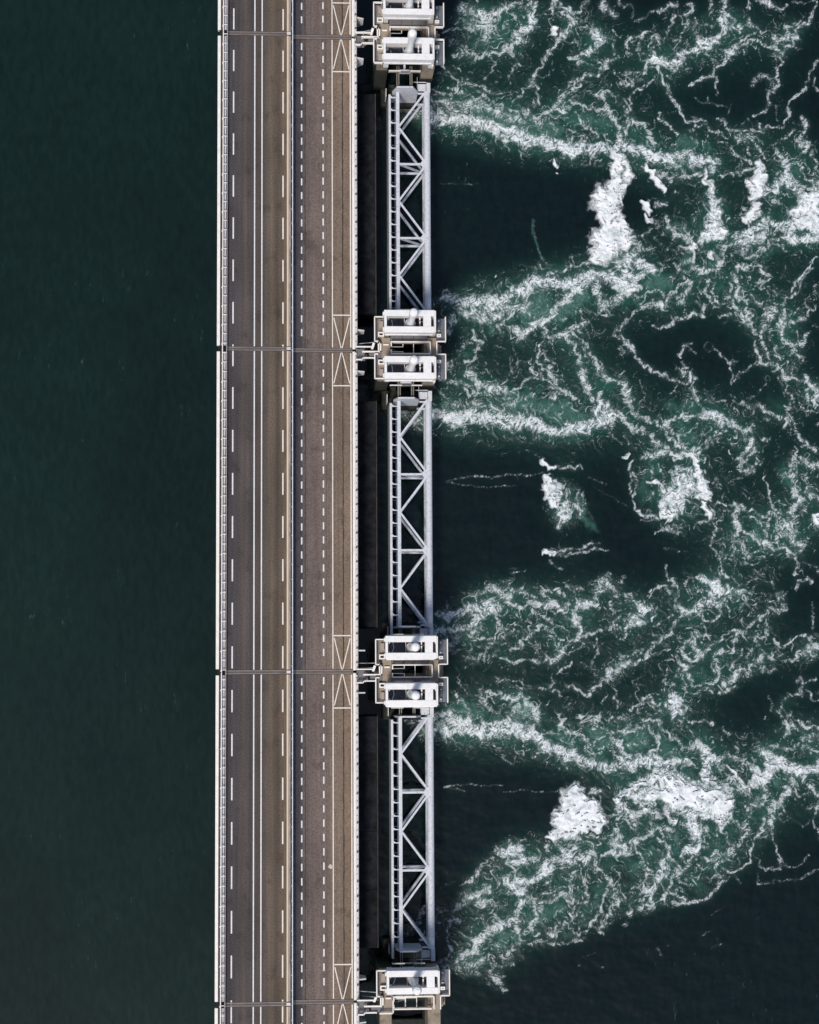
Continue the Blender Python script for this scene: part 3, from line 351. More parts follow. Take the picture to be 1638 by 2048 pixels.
(860,1200): """
d.8:4,15,2.5 12,14,3 20,10,3.5 30,7,4 40,8,5 48,5,5 55,3,4|d.8:6,28,3 20,23,3.5 28,21,3 35,20,4 40,15,4 50,10,4 58,4,4|d.66:15,38,2.5 20,32,3 30,28,3 40,25,4|d.7:55,12,1.5 58,20,2 62,23,2
d.8:65,1,2 75,4,2 85,5,3 95,3,4 102,5,4 108,9,2 110,3,3|d.5:70,8,1 72,14,.8|d.75:82,12,2 90,13,2 95,15,2 99,19,2|d.8:115,8,2 122,5,4 130,3,4 135,5,2|d.8:118,12,3 121,18,3.5 123,24,3 121,28,2 118,32,2 114,36,2 111,41,2 106,46,2 99,50,2.5 94,48,2 87,49,2 78,50,1.5 70,52,1.5
d.7:70,52,1 66,48,1.5 60,49,1|d.75:66,38,2 73,36,2 79,30,2 85,28,2 90,26,2 95,23,2 102,27,2 108,31,1|d.6:73,41,1 75,36,1|d.65:45,35,2 55,30,2 62,27,2 70,24,2|d.55:25,45,2 35,48,2 45,45,2 50,38,2 58,34,2|d.5:15,43,2 20,40,3
d.55:50,49,2 56,46,1.5 57,41,1|d.4:40,50,1 28,55,1|d.5:83,36,.6 88,41,.6|d.5:97,35,1 98,30,1 103,33,1.5|d.75:121,30,1 128,28,1.5 135,28,1.5 142,25,1.5 150,22,1.5 152,15,1.5 156,12,1|d.6:150,8,1 157,9,1|d.5:152,24,1 152,30,1|d.6:155,32,1.5 160,28,1.5
d.7:146,3,2 152,8,1|d.7:160,18,2 164,16,2|d.6:136,33,1 137,42,1.2 135,50,1.5 134,57,1.5 136,62,1|d.75:117,52,1 110,57,1 106,60,1|d.5:125,49,1 128,53,1.5|d.75:164,50,3 155,53,3 148,60,4 144,66,3 140,71,1.5 132,73,1|d.7:152,62,2 147,65,2
d.7:101,61,1 101,67,1.2 97,72,1.2 90,72,1|d.7:100,73,1 105,76,1.2 106,79,1|d.75:112,70,1 119,71,1 124,75,1.5 131,78,1.5 136,73,1|d.5:53,67,.8 60,66,.7 70,67,.6 80,69,.5|d.4:23,67,.7 27,73,.7 32,78,.7|d.5:150,70,.7 152,80,1 154,88,1|d.4:140,85,1 145,78,.8|d.35:110,88,.7 117,82,.7
d.8:4,95,4 15,95,5 25,100,5 35,98,4|d.88:5,105,4 20,106,5 35,107,5 50,109,6 60,108,6 70,106,6 80,110,6 88,115,5 95,120,5 105,124,5 115,128,5 125,131,4 135,134,4 145,136,4 155,137,4 164,136,4|d.75:45,100,3 58,102,3 68,100,4 78,103,4 86,106,4
d.75:20,80,2 28,86,2 33,93,2 38,98,2|d.6:38,72,2 45,80,3 50,88,2 55,92,2|d.8:45,73,1.5 55,75,2 60,78,3 67,83,3 75,80,2.5 82,84,3 86,90,3 88,96,3 89,103,2|d.7:75,88,3 68,92,3|d.6:65,95,2 62,100,2|d.5:80,95,4 82,98,3
d.8:107,95,1.5 111,100,2 107,104,1.5 113,107,2 118,110,2 124,110,2 128,115,2 131,121,2 135,127,1.5 139,125,1|d.8:123,95,2 125,100,1.5 132,98,3 137,96,2.5 136,103,2 142,107,2.5 148,110,2.5 153,116,2.5 158,122,3 163,127,3|d.65:133,117,1 140,114,1 146,110,1|d.6:138,122,.8 146,120,.8
d.6:146,98,1 150,94,1|d.75:155,108,2 160,104,2 164,101,2|d.5:60,128,1 62,133,1.5 66,133,1.5|d.3:70,132,1 80,132,1|d.6:88,124,.6 95,125,.6 103,131,.6|d.45:12,154,.6 20,152,.5 32,151,.5 60,152,.4|d.45:12,154,.6 22,155,.5 30,157,.5|d.3:60,158,.4 75,156,.4 95,157,.4 110,156,.4
p1:118,157,3.5 125,157,3.5 115,162,5 125,163,5|d.75:135,158,3 142,157,2|p.9:158,158,3 163,156,3 155,163,2.5
g.9:72,92,5 80,90,5 78,85,5|g.7:55,97,4|g.7:25,90,6 40,92,6|g.55:105,110,6 115,117,6|g.8:135,108,5 140,118,6 148,117,4|g.5:140,128,5|g.8:160,110,5|g.3:65,48,5|g.4:105,38,5|g.4:30,35,6
""",
(1240,1200): """
d.8:12,3,4 18,8,4 14,14,4 20,19,4 10,20,3 5,25,1.5|d.7:24,2,.8 24,8,.8 29,13,.8 25,18,1|d.8:45,0,2 47,6,2 48,13,2 46,20,1.5 43,26,1.5 37,27,2 34,32,2.5 28,39,2 22,45,2 14,51,2|d.8:50,10,3 58,10,4 63,6,4 70,3,4|d.7:66,13,2 63,8,3|d.6:30,21,1 36,16,1 42,11,1
d.75:75,2,3 82,2,3 87,1,2 89,6,1|d.7:68,13,1 69,17,1 76,17,1 80,13,1 82,5,1|d.6:70,18,1 71,25,1 69,30,1|d.6:100,2,3 106,1,2|d.75:117,14,2 121,9,2.5 128,10,2.5 133,7,2 134,1,2|d.75:116,17,2 112,18,1.5 106,21,1.5 100,25,1.5 92,26,1 84,30,1 80,35,1.5 74,39,1.5 69,42,1.5
d.5:108,10,.6 113,16,.8|d.6:120,20,1 124,25,2 118,28,2 112,33,2 112,38,1.5 108,42,1|d.85:100,24,1.5 96,30,1.5 94,36,1.5 92,42,1.5 87,44,2 82,43,2 78,46,2 77,52,2 79,57,1.5 81,60,1.5 77,66,1.5 71,69,1.5 65,71,1 59,71,1|d.4:82,50,.6 80,56,.6
d.85:53,38,2 55,34,2 60,35,2.5 63,39,2.5 66,42,3 64,47,3 60,51,2 54,49,2 52,44,2 53,38,2|d.85:46,48,1.5 49,52,2 53,56,2.5 56,62,2 59,70,1.2|d.6:48,57,1 52,64,1.2 54,71,1|d.55:58,28,2 62,30,1.5 68,33,1 74,38,1|d.55:38,56,.7 37,64,1 38,71,1
d.7:56,77,.8 64,77,1 70,74,1.5 76,75,1.5|d.85:84,68,2.5 89,67,3 94,63,3 96,57,2.5 97,54,2|d.8:92,72,2 82,75,1.5|d.8:90,57,1 92,53,1|d.6:100,58,2 105,60,2 106,52,2 112,52,3 118,48,4 126,44,3|d.6:115,57,3 121,60,2 126,59,2|d.6:104,48,1 108,40,1|d.5:100,40,.6 101,45,.6|d.6:112,30,1 110,36,1.2
d.75:130,50,1 138,49,1 145,46,2 152,43,4 158,40,4 161,36,3 158,30,2 154,30,1 145,31,1 140,34,1 136,37,1|d.7:125,33,1.5 130,36,1.5 134,38,1|d.6:160,44,3 156,46,3|d.5:158,3,.8 157,12,1.5 157,20,1 156,25,.8|d.6:0,45,2 10,43,2 18,41,2|d.75:0,55,3 8,50,3
d.8:8,88,1.2 15,86,1.5 20,84,2 26,81,2 33,84,2|d.85:42,78,4 48,80,4 42,86,5 38,88,4 45,93,4 50,91,3|d.5:30,92,2 33,90,2|d.75:52,96,1 56,100,1 62,101,1 68,100,1 74,99,1.5 77,101,1|d.7:84,105,1 89,108,1 92,111,.8|d.4:22,92,1 26,95,1
d.55:123,78,.8 126,85,1 125,90,1|d.6:130,93,2 132,97,1.5|d.5:119,93,.6 118,96,.5|d.7:144,65,1.5 148,63,1.5 150,66,1.5 148,72,2 146,77,2 140,79,1 134,84,1 132,88,1|d.65:150,66,1 156,66,1.2 160,64,1|d.5:152,74,1 158,80,1 163,82,1
d.8:134,108,3 137,100,3 139,96,1|d.85:148,98,1 150,103,1.5 156,105,1.5 163,105,2|d.6:137,103,1.5 145,104,1|d.6:150,112,4 155,115,4 162,112,3|d.6:94,120,1 97,124,1 100,127,1|d.5:112,118,2 114,124,2
d.6:0,97,3 3,97,3|d.8:0,108,2 5,105,2 12,105,2 20,104,2 26,108,2 29,114,2 30,120,2 27,126,2|d.8:18,99,1.5 28,100,1.5 35,102,2 39,107,2 41,112,2 47,116,1.5 52,120,1.5 57,122,2|d.8:0,113,1.5 3,120,2 8,128,2 15,129,3 25,129,3 33,128,3|d.6:5,117,.8 15,119,.8
d.82:0,132,4 10,135,4 20,133,4 30,134,4 42,133,4 50,132,4|p.8:52,131,1.5 55,134,2|d.9:62,120,4 68,122,4 72,127,4 70,135,4 73,142,4|d.88:75,130,4 80,128,3|p.7:64,118,2 68,119,2 72,124,2 74,130,2|d.7:85,128,3 92,130,3 98,128,2 102,132,2 98,138,1.5|p.8:88,136,1 93,142,1.5 98,148,1.7 103,154,1.5|d.5:80,135,3 84,138,3
d.88:120,127,4 130,132,5 138,135,6 145,138,5 153,140,4|d.65:115,125,2 122,122,2 132,120,2 145,118,2 160,122,2 163,130,3|d.88:108,135,3 112,142,5 118,147,6 122,140,5 110,150,3|p.7:105,150,3 115,143,3 125,135,3 135,135,4 145,138,3 155,139,3 163,138,3|d.85:140,146,3 138,155,3 133,164,3|d.8:150,145,2 155,152,2 158,158,2 162,162,2|d.8:155,140,3 163,140,3
d.85:15,150,4 20,146,4 28,143,4 35,142,5 45,145,6 55,148,6|p.9:32,146,4 40,150,5 50,152,6 60,154,4|p1:45,156,5 55,159,6 35,158,5 25,160,4 65,161,6 75,161,6 85,163,4|p.8:12,153,3 20,149,3 28,145,3|p.75:68,138,3 72,146,3 78,152,3|p.7:112,146,4 122,139,4 132,136,5|d.95:35,152,7 45,155,7 55,158,7 25,157,6 15,160,5 65,160,6 75,160,6 5,160,4|d.75:62,150,4 70,152,4|d.75:85,155,4 90,160,4|d.7:118,158,4 112,162,3|d.7:93,148,6 100,158,5
g.9:15,112,7 10,118,6 18,120,5|g.6:35,118,6 43,125,6|g.35:70,112,8 60,110,6|g.5:75,150,5 65,152,5|g.7:128,150,5|g.3:135,88,8|g.3:45,62,5|g.3:68,62,6
""",
(860,1600): """
p1:118,0,11 112,8,9 120,10,11 133,8,7 138,14,6 125,19,7 112,19,8 103,16,4 104,24,6 98,28,2.8 102,30,3 136,22,3|p.8:154,1,1.5 154,3,1.5|d.75:150,15,2 156,10,3 162,8,3 155,17,2
d.88:57,46,2 62,42,4 68,39,5 74,38,4 72,46,4 77,49,3|p.7:60,44,2 64,40,3 69,38,3 73,40,2.5|p.7:72,47,2 76,49,2|d.85:62,50,3 70,50,3|d.85:84,49,3 90,46,2|d.85:52,49,.5 45,52,.5 41,56,1 36,60,1.7 31,65,1.5 27,68,1
d.75:105,34,3 108,40,2 112,44,2|d.75:112,31,3 120,31,3 125,33,2|d.7:125,36,2 132,31,2 138,28,1.5|d.65:95,42,2 100,38,2|d.78:90,55,3 98,52,4 107,50,5 115,45,5 122,40,4|d.78:118,50,5 128,48,5 135,45,4 138,51,2|d.78:145,43,4 152,45,3 160,40,4 148,36,4 155,30,3|d.6:145,27,2 152,26,2 158,32,2
d.85:60,66,3 66,67,4 75,66,5 85,64,4 93,60,4 100,57,3|d.8:72,73,4 63,75,2 80,70,3|d.55:52,60,2 55,55,1.5|d.55:50,66,2 55,70,2|d.5:65,60,2 75,59,2 85,60,2|d.8:30,82,3 37,78,4 44,73,4 48,70,2|d.72:40,84,4 46,85,4 50,82,3|d.7:20,88,2 28,87,2.5|d.7:18,93,2 22,97,2
d.55:50,82,1 54,88,1 53,97,1 50,104,1|d.55:6,90,1.5 10,95,1.5 5,100,2 8,103,1.5|d.65:18,100,1.5 14,108,1.5 14,117,1.2 19,122,1.2 15,127,1|d.35:25,100,.6 26,108,.8 25,116,.6|d.5:32,103,1 35,108,1 36,114,.7|d.5:42,97,1 42,101,1|d.2:10,72,2 20,67,1
d.4:6,133,2 12,130,1.5 18,125,1|d.82:22,132,2.5 32,125,3.5 38,120,4 44,113,4 50,106,4 57,104,4 62,101,3 68,98,2.5 72,95,2 74,88,3 74,80,3 80,82,3|d.62:16,136,4 30,138,4 40,137,4 40,130,4|d.5:48,125,1 47,133,1 50,138,1.5
d.85:88,84,3 88,90,3 86,98,2.5 84,105,2.5 80,108,2|d.8:90,90,2 95,86,2.5 102,82,2 108,78,2.5 113,80,2|d.75:73,100,2 74,107,2.5 73,113,1.5 77,115,1|d.75:72,116,1.5 68,120,1.5 65,124,1.5 58,128,1.5|d.65:52,138,2 58,132,2 65,128,2|d.65:68,134,1 60,135,1.5|d.65:50,140,2 53,147,2 58,150,3 60,155,2 56,146,2 62,145,1.5|d.4:47,150,1.5 55,155,1.5
d.5:92,95,.8 94,102,.8|d.7:103,97,1 106,92,1|d.7:103,105,1.5 98,110,1.5 104,112,2 110,106,1.5 112,100,1.5 115,94,2 118,88,1.5 116,82,1.5|p.8:115,92,1 115,94,1|d.7:116,66,1.5 116,60,1.2 118,55,1.2|d.75:117,68,1 116,75,1 118,81,1.2 122,84,1 127,85,1 129,80,1 128,75,.8 129,70,1 126,65,1
d.65:126,65,1 124,60,1 122,54,1|d.65:113,70,1 115,75,1.5 111,77,2|d.65:97,65,1 98,72,1 104,74,1 110,71,1|d.5:90,77,1 97,76,1 105,74,.8|d.5:88,72,1 95,70,1|d.8:138,55,1 142,60,1.2 146,66,1.5 149,72,2 152,78,3 152,85,3 148,90,2.5 146,96,2 142,102,1.5 137,105,1.5 140,108,1.5 143,110,1
d.65:146,70,1 143,76,1 141,85,1 139,92,1.5 135,98,1.5 130,103,1.5 126,108,1.5 122,110,1.5 118,107,1 116,103,1|d.45:150,68,.8 156,70,1 156,76,1|d.6:156,83,.8 162,83,1|d.5:163,92,1.5 164,96,1.5|d.6:80,118,1.2 88,117,1.5 95,117,1.5 103,118,1.5 112,118,1.2 120,115,1.5 128,112,1.2|d.6:85,111,1 90,111,1
d.3:125,128,.5 134,126,.5|d.3:120,136,.5 122,136,.5|d.3:140,137,.8 142,136,.8|g.6:70,112,6 62,108,5 55,120,5|g.6:80,95,5 100,95,6 108,88,5|g.45:125,95,7 135,85,6 140,70,5|g.35:123,75,5|g.4:150,55,7|g.5:135,38,5|g.4:115,110,4|g.5:40,130,6
""",
(1240,1600): """
p1:45,0,5 55,3,6 65,4,6 75,4,6 85,4,6 92,5,4|p.75:60,12,3 62,22,3 65,30,2.5|p.75:82,14,3 86,20,2.5|p.7:5,8,3 15,10,3 27,8,2|d.95:45,2,7 60,6,7 80,6,7 92,6,5|p.7:39,6,3 39,12,3 43,17,3|d.7:48,10,4 52,12,4|d.85:58,12,3 58,20,4 62,28,4 66,33,3|d.85:65,12,4 75,12,3 85,14,4 85,22,3|d.85:90,15,3 92,12,3|d.7:70,22,4 64,24,4|d.7:50,20,3 55,22,3
d.78:0,8,4 8,8,4 15,10,4 25,8,3|d.75:20,3,3 28,3,3|d.78:30,13,4 25,18,2|d.7:12,17,3 3,15,2|d.92:54,38,4 60,40,4 66,38,2.5|p.8:54,38,2 58,40,2|d.85:62,43,2 66,41,2|d.6:70,38,1.5 72,40,1.5|d.6:0,32,2 3,38,2|d.82:10,34,3 14,33,2.5 20,31,2 25,28,2 32,25,3 40,22,3
d.6:42,30,4 48,33,3|d.75:0,45,2 5,42,2 10,38,2|d.75:13,36,1 14,43,1 17,47,1.2 20,53,1.2 23,58,1.2 27,60,1.2|d.65:16,50,.8 20,57,.8 23,63,.8 21,67,.8 16,69,1 10,71,1|d.5:22,60,1 28,64,1|d.85:30,33,1 36,35,1 38,41,1.5 40,47,2 36,50,3 35,56,3 33,62,3.5 31,68,3 29,74,3 26,80,3 24,86,2 17,88,2 14,91,1.5
d.7:25,72,2 22,79,2 16,80,1.5 10,84,1.5 8,91,1.5 9,96,1|d.55:5,101,2 8,102,1|d.55:5,82,1 0,83,.8|d.75:40,55,1.5 38,62,1.5|d.75:42,50,1 48,51,1 49,55,1.5 45,59,1.5 43,64,1.2 42,70,1.2 41,74,1.5 37,80,1.5 33,85,1|d.8:58,45,2 56,51,2 51,55,2 47,60,2|d.7:47,62,1 52,65,1.2 55,69,1 61,69,.8
d.85:41,75,1 47,77,1.2 52,81,1.5 54,85,1.5 60,84,1.5 66,82,1.5 72,80,1.5 75,76,1.5 80,72,1.5 85,68,1.2|d.75:45,83,1.5 49,87,1.2 55,86,1.5|d.75:80,70,1.5 81,64,1.2 80,58,1.2 80,52,1.5|d.75:65,47,.8 72,48,1.5 80,45,3 88,41,3 95,37,2.5 100,33,2 105,28,1.5 107,22,1|d.55:72,55,1 80,50,2 90,48,1.5
d.6:63,53,.8 68,56,.8 73,55,1|d.4:65,62,.6 63,66,.6|d.6:80,22,1.5 80,28,1|d.6:85,25,1 86,32,.8 89,36,.8 96,35,.8|d.7:92,18,1.5 98,20,1.2 101,25,1 105,20,1|d.75:107,5,1.5 107,12,2 110,6,2|d.7:110,1,2 118,1,3|d.78:128,2,3 126,10,4 124,18,3 122,25,1.5 124,30,1
d.82:117,15,1.5 116,23,2 113,30,1.5 109,37,1.2 107,44,1.2 105,52,1 100,56,1 94,58,1 85,57,1|d.6:124,30,.8 127,38,.8 131,44,1 134,50,1.2 131,54,1.2 126,56,1.5 119,57,1 115,54,1 112,48,.8|d.45:134,50,1 137,55,1 145,55,.6 151,51,.8 155,45,.8|d.65:161,5,1 160,14,1 160,20,1 163,28,1.5
d.35:132,12,.5 142,15,.5 150,22,.5 155,18,.5|d.4:125,66,1 132,66,1 145,65,.7 153,62,1 160,58,1 163,57,.7|d.4:125,68,1 113,69,.8 113,60,.7|d.4:93,58,1 95,64,1 98,67,.8|d.3:75,94,.7 85,88,.5|d.3:68,111,.6 74,107,.6|d.35:75,122,.6 82,118,.6|d.35:30,122,1.5 34,127,.8|d.35:38,120,.5 40,119,.5|d.25:112,97,.5 115,96,.5
g.5:25,45,6 12,55,7|g.5:45,40,5|g.45:60,60,6 65,72,6|g.2:90,30,5|g.4:40,20,6|g.4:30,25,5
""",
(1640,0): """
d.7:2,20,2 20,30,2 40,25,2|d.8:0,150,4 20,155,5 40,150,5|d.7:10,60,1 25,80,1.5 40,90,1.5|d.7:15,0,2 25,12,2 45,15,2
""",
(1640,400): """
d.85:0,10,7 20,15,7 40,10,7|d.8:0,25,5 20,28,5 40,26,5|d.7:0,80,2 20,90,2 40,85,2|d.75:0,162,2 15,140,2 40,130,2
""",
(1640,800): """
d.75:0,55,3 20,58,2.5 40,60,2|p.8:2,98,4 10,100,3|d.8:0,100,5 20,108,5 40,112,4|d.7:0,20,2 20,35,2 40,30,2|d.6:0,140,2 20,150,2 40,148,2
""",
(1640,1200): """
d.85:0,135,6 20,132,6 40,136,6|d.7:0,40,4 20,35,4 40,30,3|d.75:0,105,3 20,100,2.5 40,102,2|d.7:0,75,1.5 20,85,1.5 40,80,1.5
""",
(1640,1600): """
d.7:0,30,1.5 10,40,1.5 30,38,1.5|d.6:0,57,1 20,52,1 40,50,1|d.75:0,5,4 20,8,4 40,4,4
""",
(770,150): """
d.62:8,22,6 20,26,6 30,34,5 38,42,4
""",
(770,780): """
d.62:13,17,5 22,24,5 32,27,5 38,33,4
""",
(770,1400): """
d.6:16,15,3 26,20,4 34,26,5 40,32,4
""",
(770,1740): """
d.55:16,52,3 24,42,3 30,36,3 38,28,2|d.5:20,60,4 30,52,4 36,44,3
""",
(770,1180): """
d.5:14,32,2.5 24,30,3 34,22,2.5
""",
(770,560): """
d.4:34,22,2 40,20,2
""",
}

_rng = np.random.RandomState(7)
_PERM = np.concatenate([_rng.permutation(256)] * 2)
_ANG = _rng.rand(256) * 2 * np.pi
_GX, _GY = np.cos(_ANG).astype(np.float32), np.sin(_ANG).astype(np.float32)

def perlin(x, y, seed=0):
    x = np.asarray(x, np.float32) + 1000.0 + seed * 37.3
    y = np.asarray(y, np.float32) + 1000.0 + seed * 91.7
    xi = np.floor(x).astype(np.int32); yi = np.floor(y).astype(np.int32)
    xf = x - xi; yf = y - yi
    xi &= 255; yi &= 255
    u = xf * xf * xf * (xf * (xf * 6 - 15) + 10); v = yf * yf * yf * (yf * (yf * 6 - 15) + 10)
    a = _PERM[xi]; b = _PERM[xi + 1]
    def g(h, dx, dy): return _GX[h] * dx + _GY[h] * dy
    n00 = g(_PERM[a + yi], xf, yf); n10 = g(_PERM[b + yi], xf - 1, yf)
    n01 = g(_PERM[a + yi + 1], xf, yf - 1); n11 = g(_PERM[b + yi + 1], xf - 1, yf - 1)
    return (n00 + u * (n10 - n00)) * (1 - v) + (n01 + u * (n11 - n01)) * v   # about -0.7..0.7

def sstep(a, b, x):
    t = np.clip((x - a) / (b - a), 0, 1); return t * t * (3 - 2 * t)

def blur(a, r):
    r = max(1, int(r))
    for _ in range(2):
        for ax in (0, 1):
            p = np.pad(a, [(r + 1, r) if k == ax else (0, 0) for k in (0, 1)], mode='edge')
            c = np.cumsum(p, axis=ax, dtype=np.float64)
            n = a.shape[ax]
            hi = np.take(c, np.arange(2 * r + 1, 2 * r + 1 + n), axis=ax)
            lo = np.take(c, np.arange(0, n), axis=ax)
            a = ((hi - lo) / (2 * r + 1)).astype(np.float32)
    return a

def uniform_rank(a):
    s = np.sort(a[::3, ::3].ravel())
    return np.interp(a, s, np.linspace(0, 1, len(s))).astype(np.float32)

def make_flow():
    """eddying surface current on a regular map grid: curl of a stream function, so it never compresses"""
    gu = np.arange(660, 1800, 2.0, dtype=np.float32); gv = np.arange(-120, 2180, 2.0, dtype=np.float32)
    A, Bv = np.meshgrid(gu, gv)
    def field(layers):
        psi = 0
        for wl, amp, sd in layers: psi = psi + amp * wl * perlin(A / wl, Bv / wl, sd)
        dy, dx = np.gradient(psi, 2.0)
        return dy.astype(np.float32), (-dx).astype(np.float32)
    return gu, gv, field
_GU, _GV, _field = make_flow()

def bil(F, u, v):
    x = np.clip((u - _GU[0]) / 2.0, 0, F.shape[1] - 1.001); y = np.clip((v - _GV[0]) / 2.0, 0, F.shape[0] - 1.001)
    xi = x.astype(np.int32); yi = y.astype(np.int32); x = x - xi; y = y - yi
    return (F[yi, xi] * (1 - x) + F[yi, xi + 1] * x) * (1 - y) + (F[yi + 1, xi] * (1 - x) + F[yi + 1, xi + 1] * x) * y

def advect(U, V, flow, n, dt):
    u, v = U.copy(), V.copy()
    for _ in range(n):
        a, b = bil(flow[0], u, v), bil(flow[1], u, v)
        u -= dt * a; v -= dt * b
    return u, v

def foam_fields(U, V, step):
    """U,V: 2-d arrays of water positions in map units; step: map units between samples.
    returns foam (0..1 white lace), plume (0..1 solid white), green (0..1 aerated water), bump"""
    U = U.astype(np.float32); V = V.astype(np.float32)
    flow_big = _field([(70, .8, 101), (34, .8, 102), (16, .75, 103), (9, .45, 104)])
    flow_tex = _field([(90, .8, 111), (44, 1.0, 112), (22, 1.2, 113), (11, .9, 114)])
    WU, WV = advect(U, V, flow_big, 5, 1.0)
    QU, QV = advect(U, V, flow_tex, 10, 1.75)
    D = np.zeros_like(U); P = np.zeros_like(U); G = np.zeros_like(U)
    u_ax = U[U.shape[0] // 2]; v_ax = V[:, U.shape[1] // 2]
    for (ox, oy), txt in FOAM.items():
        for st in txt.replace('\n', '|').split('|'):
            if ':' not in st: continue
            hd, body = st.split(':'); kind = hd[0]; inten = float(hd[1:])
            pts = [[float(q) for q in w.split(',')] for w in body.split()]
            pts = [(ox + p[0] * 2.442, oy + p[1] * 2.442, p[2] * 2.442) for p in pts]
            if len(pts) == 1: pts = pts * 2
            if kind == 'd' and inten >= .8 and max(p[2] for p in pts) > 8.5: inten = min(.97, inten * 1.12)
            F = {'d': D, 'p': P, 'g': G}[kind]
            for (x0, y0, w0), (x1, y1, w1) in zip(pts[:-1], pts[1:]):
                m = max(w0, w1) * 2.2 + 56
                i0, i1 = np.searchsorted(u_ax, [min(x0, x1) - m, max(x0, x1) + m])
                lo, hi = min(y0, y1) - m, max(y0, y1) + m
                if v_ax[0] < v_ax[-1]: j0, j1 = np.searchsorted(v_ax, [lo, hi])
                else:
                    j0, j1 = np.searchsorted(-v_ax, [-hi, -lo])
                if i1 <= i0 or j1 <= j0: continue
                sl = (slice(j0, j1), slice(i0, i1))
                q_ = .25 if (kind == 'd' and inten < .48) else (.6 if max(w0, w1) < 4.0 else .9)
                qx = U[sl] + q_ * (WU[sl] - U[sl]); qy = V[sl] + q_ * (WV[sl] - V[sl])
                dx, dy = x1 - x0, y1 - y0; L2 = dx * dx + dy * dy + 1e-6
                t = np.clip(((qx - x0) * dx + (qy - y0) * dy) / L2, 0, 1)
                d = np.hypot(qx - x0 - t * dx, qy - y0 - t * dy)
                w = w0 + (w1 - w0) * t
                if kind == 'd':
                    w = w * (.95 if max(w0, w1) > 5 else .9) + .9
                    f = inten * (1 - sstep(.15, 1.6, d / w))
                elif kind == 'p':
                    f = inten * (1 - sstep(.35, 1.75, d / w))
                else:
                    f = inten * (1 - sstep(.0, 1.7, d / w))
                np.maximum(F[sl], f, out=F[sl])
    k = 1.0 / step
    M = blur(D, 30 * k); M = np.clip(M * 1.6, 0, 1)
    Mn = blur(D, 8 * k)
    # lace texture: ridged noise carried along by the eddies, so it is drawn out into curling threads
    r1 = 1 - np.abs(perlin(QU / 21, QV / 21, 21)) * 2.4
    r2 = 1 - np.abs(perlin(QU / 11, QV / 11, 23)) * 2.4
    r3 = 1 - np.abs(perlin(QU / 6.5, QV / 6.5, 25)) * 2.3
    r5 = 1 - np.abs(perlin(WU / 5.2, WV / 5.2, 39)) * 2.3
    r4 = perlin(U / 3.0, V / 3.0, 27)
    lo = perlin(WU / 30, WV / 30, 29)
    net = np.maximum(np.maximum(1 - np.abs(perlin(QU / 24, QV / 24, 21)) * 4.2, .93 * (1 - np.abs(perlin(QU / 13, QV / 13, 23)) * 3.6)), .84 * (1 - np.abs(perlin(WU / 8, WV / 8, 25)) * 3.2))
    T = uniform_rank(.8 * net + .20 * r1 + .26 * r2 + .14 * r3 + .09 * r5 + .10 * lo)
    Tn = uniform_rank(.34 * r2 + .42 * r3 + .26 * r5 + .05 * r4)
    # background of thin strands in the turbulent water
    wide = sstep(.10, .36, blur(D, 62 * k) * 1.6)
    turb = np.maximum(sstep(.10, .34, M), .7 * wide)
    cell = 1 - np.abs(perlin(QU / 66, QV / 66, 31)) * 2.6
    cell2 = 1 - np.abs(perlin(QU / 34, QV / 34, 35)) * 2.6
    PR = P
    D2 = np.maximum(np.maximum(np.maximum(D, .62 * Mn), .9 * PR), turb * (.17 + .36 * sstep(.84, .99, cell) + .30 * sstep(.88, .99, cell2)))
    D2 = np.clip(D2 * (.97 + .55 * perlin(U / 20, V / 20, 33) + .35 * perlin(U / 9, V / 9, 34)), 0, .97)
    lace = sstep(1 - D2 - .02, 1 - D2 + .52, T)
    veil = D2 ** 1.8 * (.04 + .40 * Tn)
    foam = veil + (1 - veil) * lace * (.16 + .66 * Tn)
    foam *= sstep(.03, .22, D2) * (.62 + .38 * sstep(.2, .75, D2))
    foam = np.clip(foam * (.88 + .36 * sstep(.35, .8, Mn)), 0, 1)
    P = PR * (1 + .5 * perlin(WU / 11, WV / 11, 41) + .45 * perlin(WU / 5, WV / 5, 42) + .25 * r4)
    plume = sstep(.38, .95, P) * (.72 + .3 * Tn)
    streak = sstep(.25, .7, P) * (.35 + .65 * Tn)
    foam = np.maximum(foam, np.maximum(plume, streak * .8))
    tg = sstep(.20, .46, M)
    green = np.clip(1.15 * G * (.85 + .5 * perlin(QU / 30, QV / 30, 51)) + .52 * tg * (.62 + 1.0 * perlin(WU / 50, WV / 50, 53)) + .30 * Mn + .27 * wide, 0, 1)
    milk = np.clip(.65 * np.maximum(G - .30, 0) * (.55 + .9 * Tn) + .5 * Mn * (.4 + .6 * T) * Mn, 0, 1)
    bump = (.8 * perlin(QU / 40, QV / 40, 61) + .10 * r1) * turb
    return foam, sstep(.42, .9, P), green, milk, bump, Tn, WU, WV
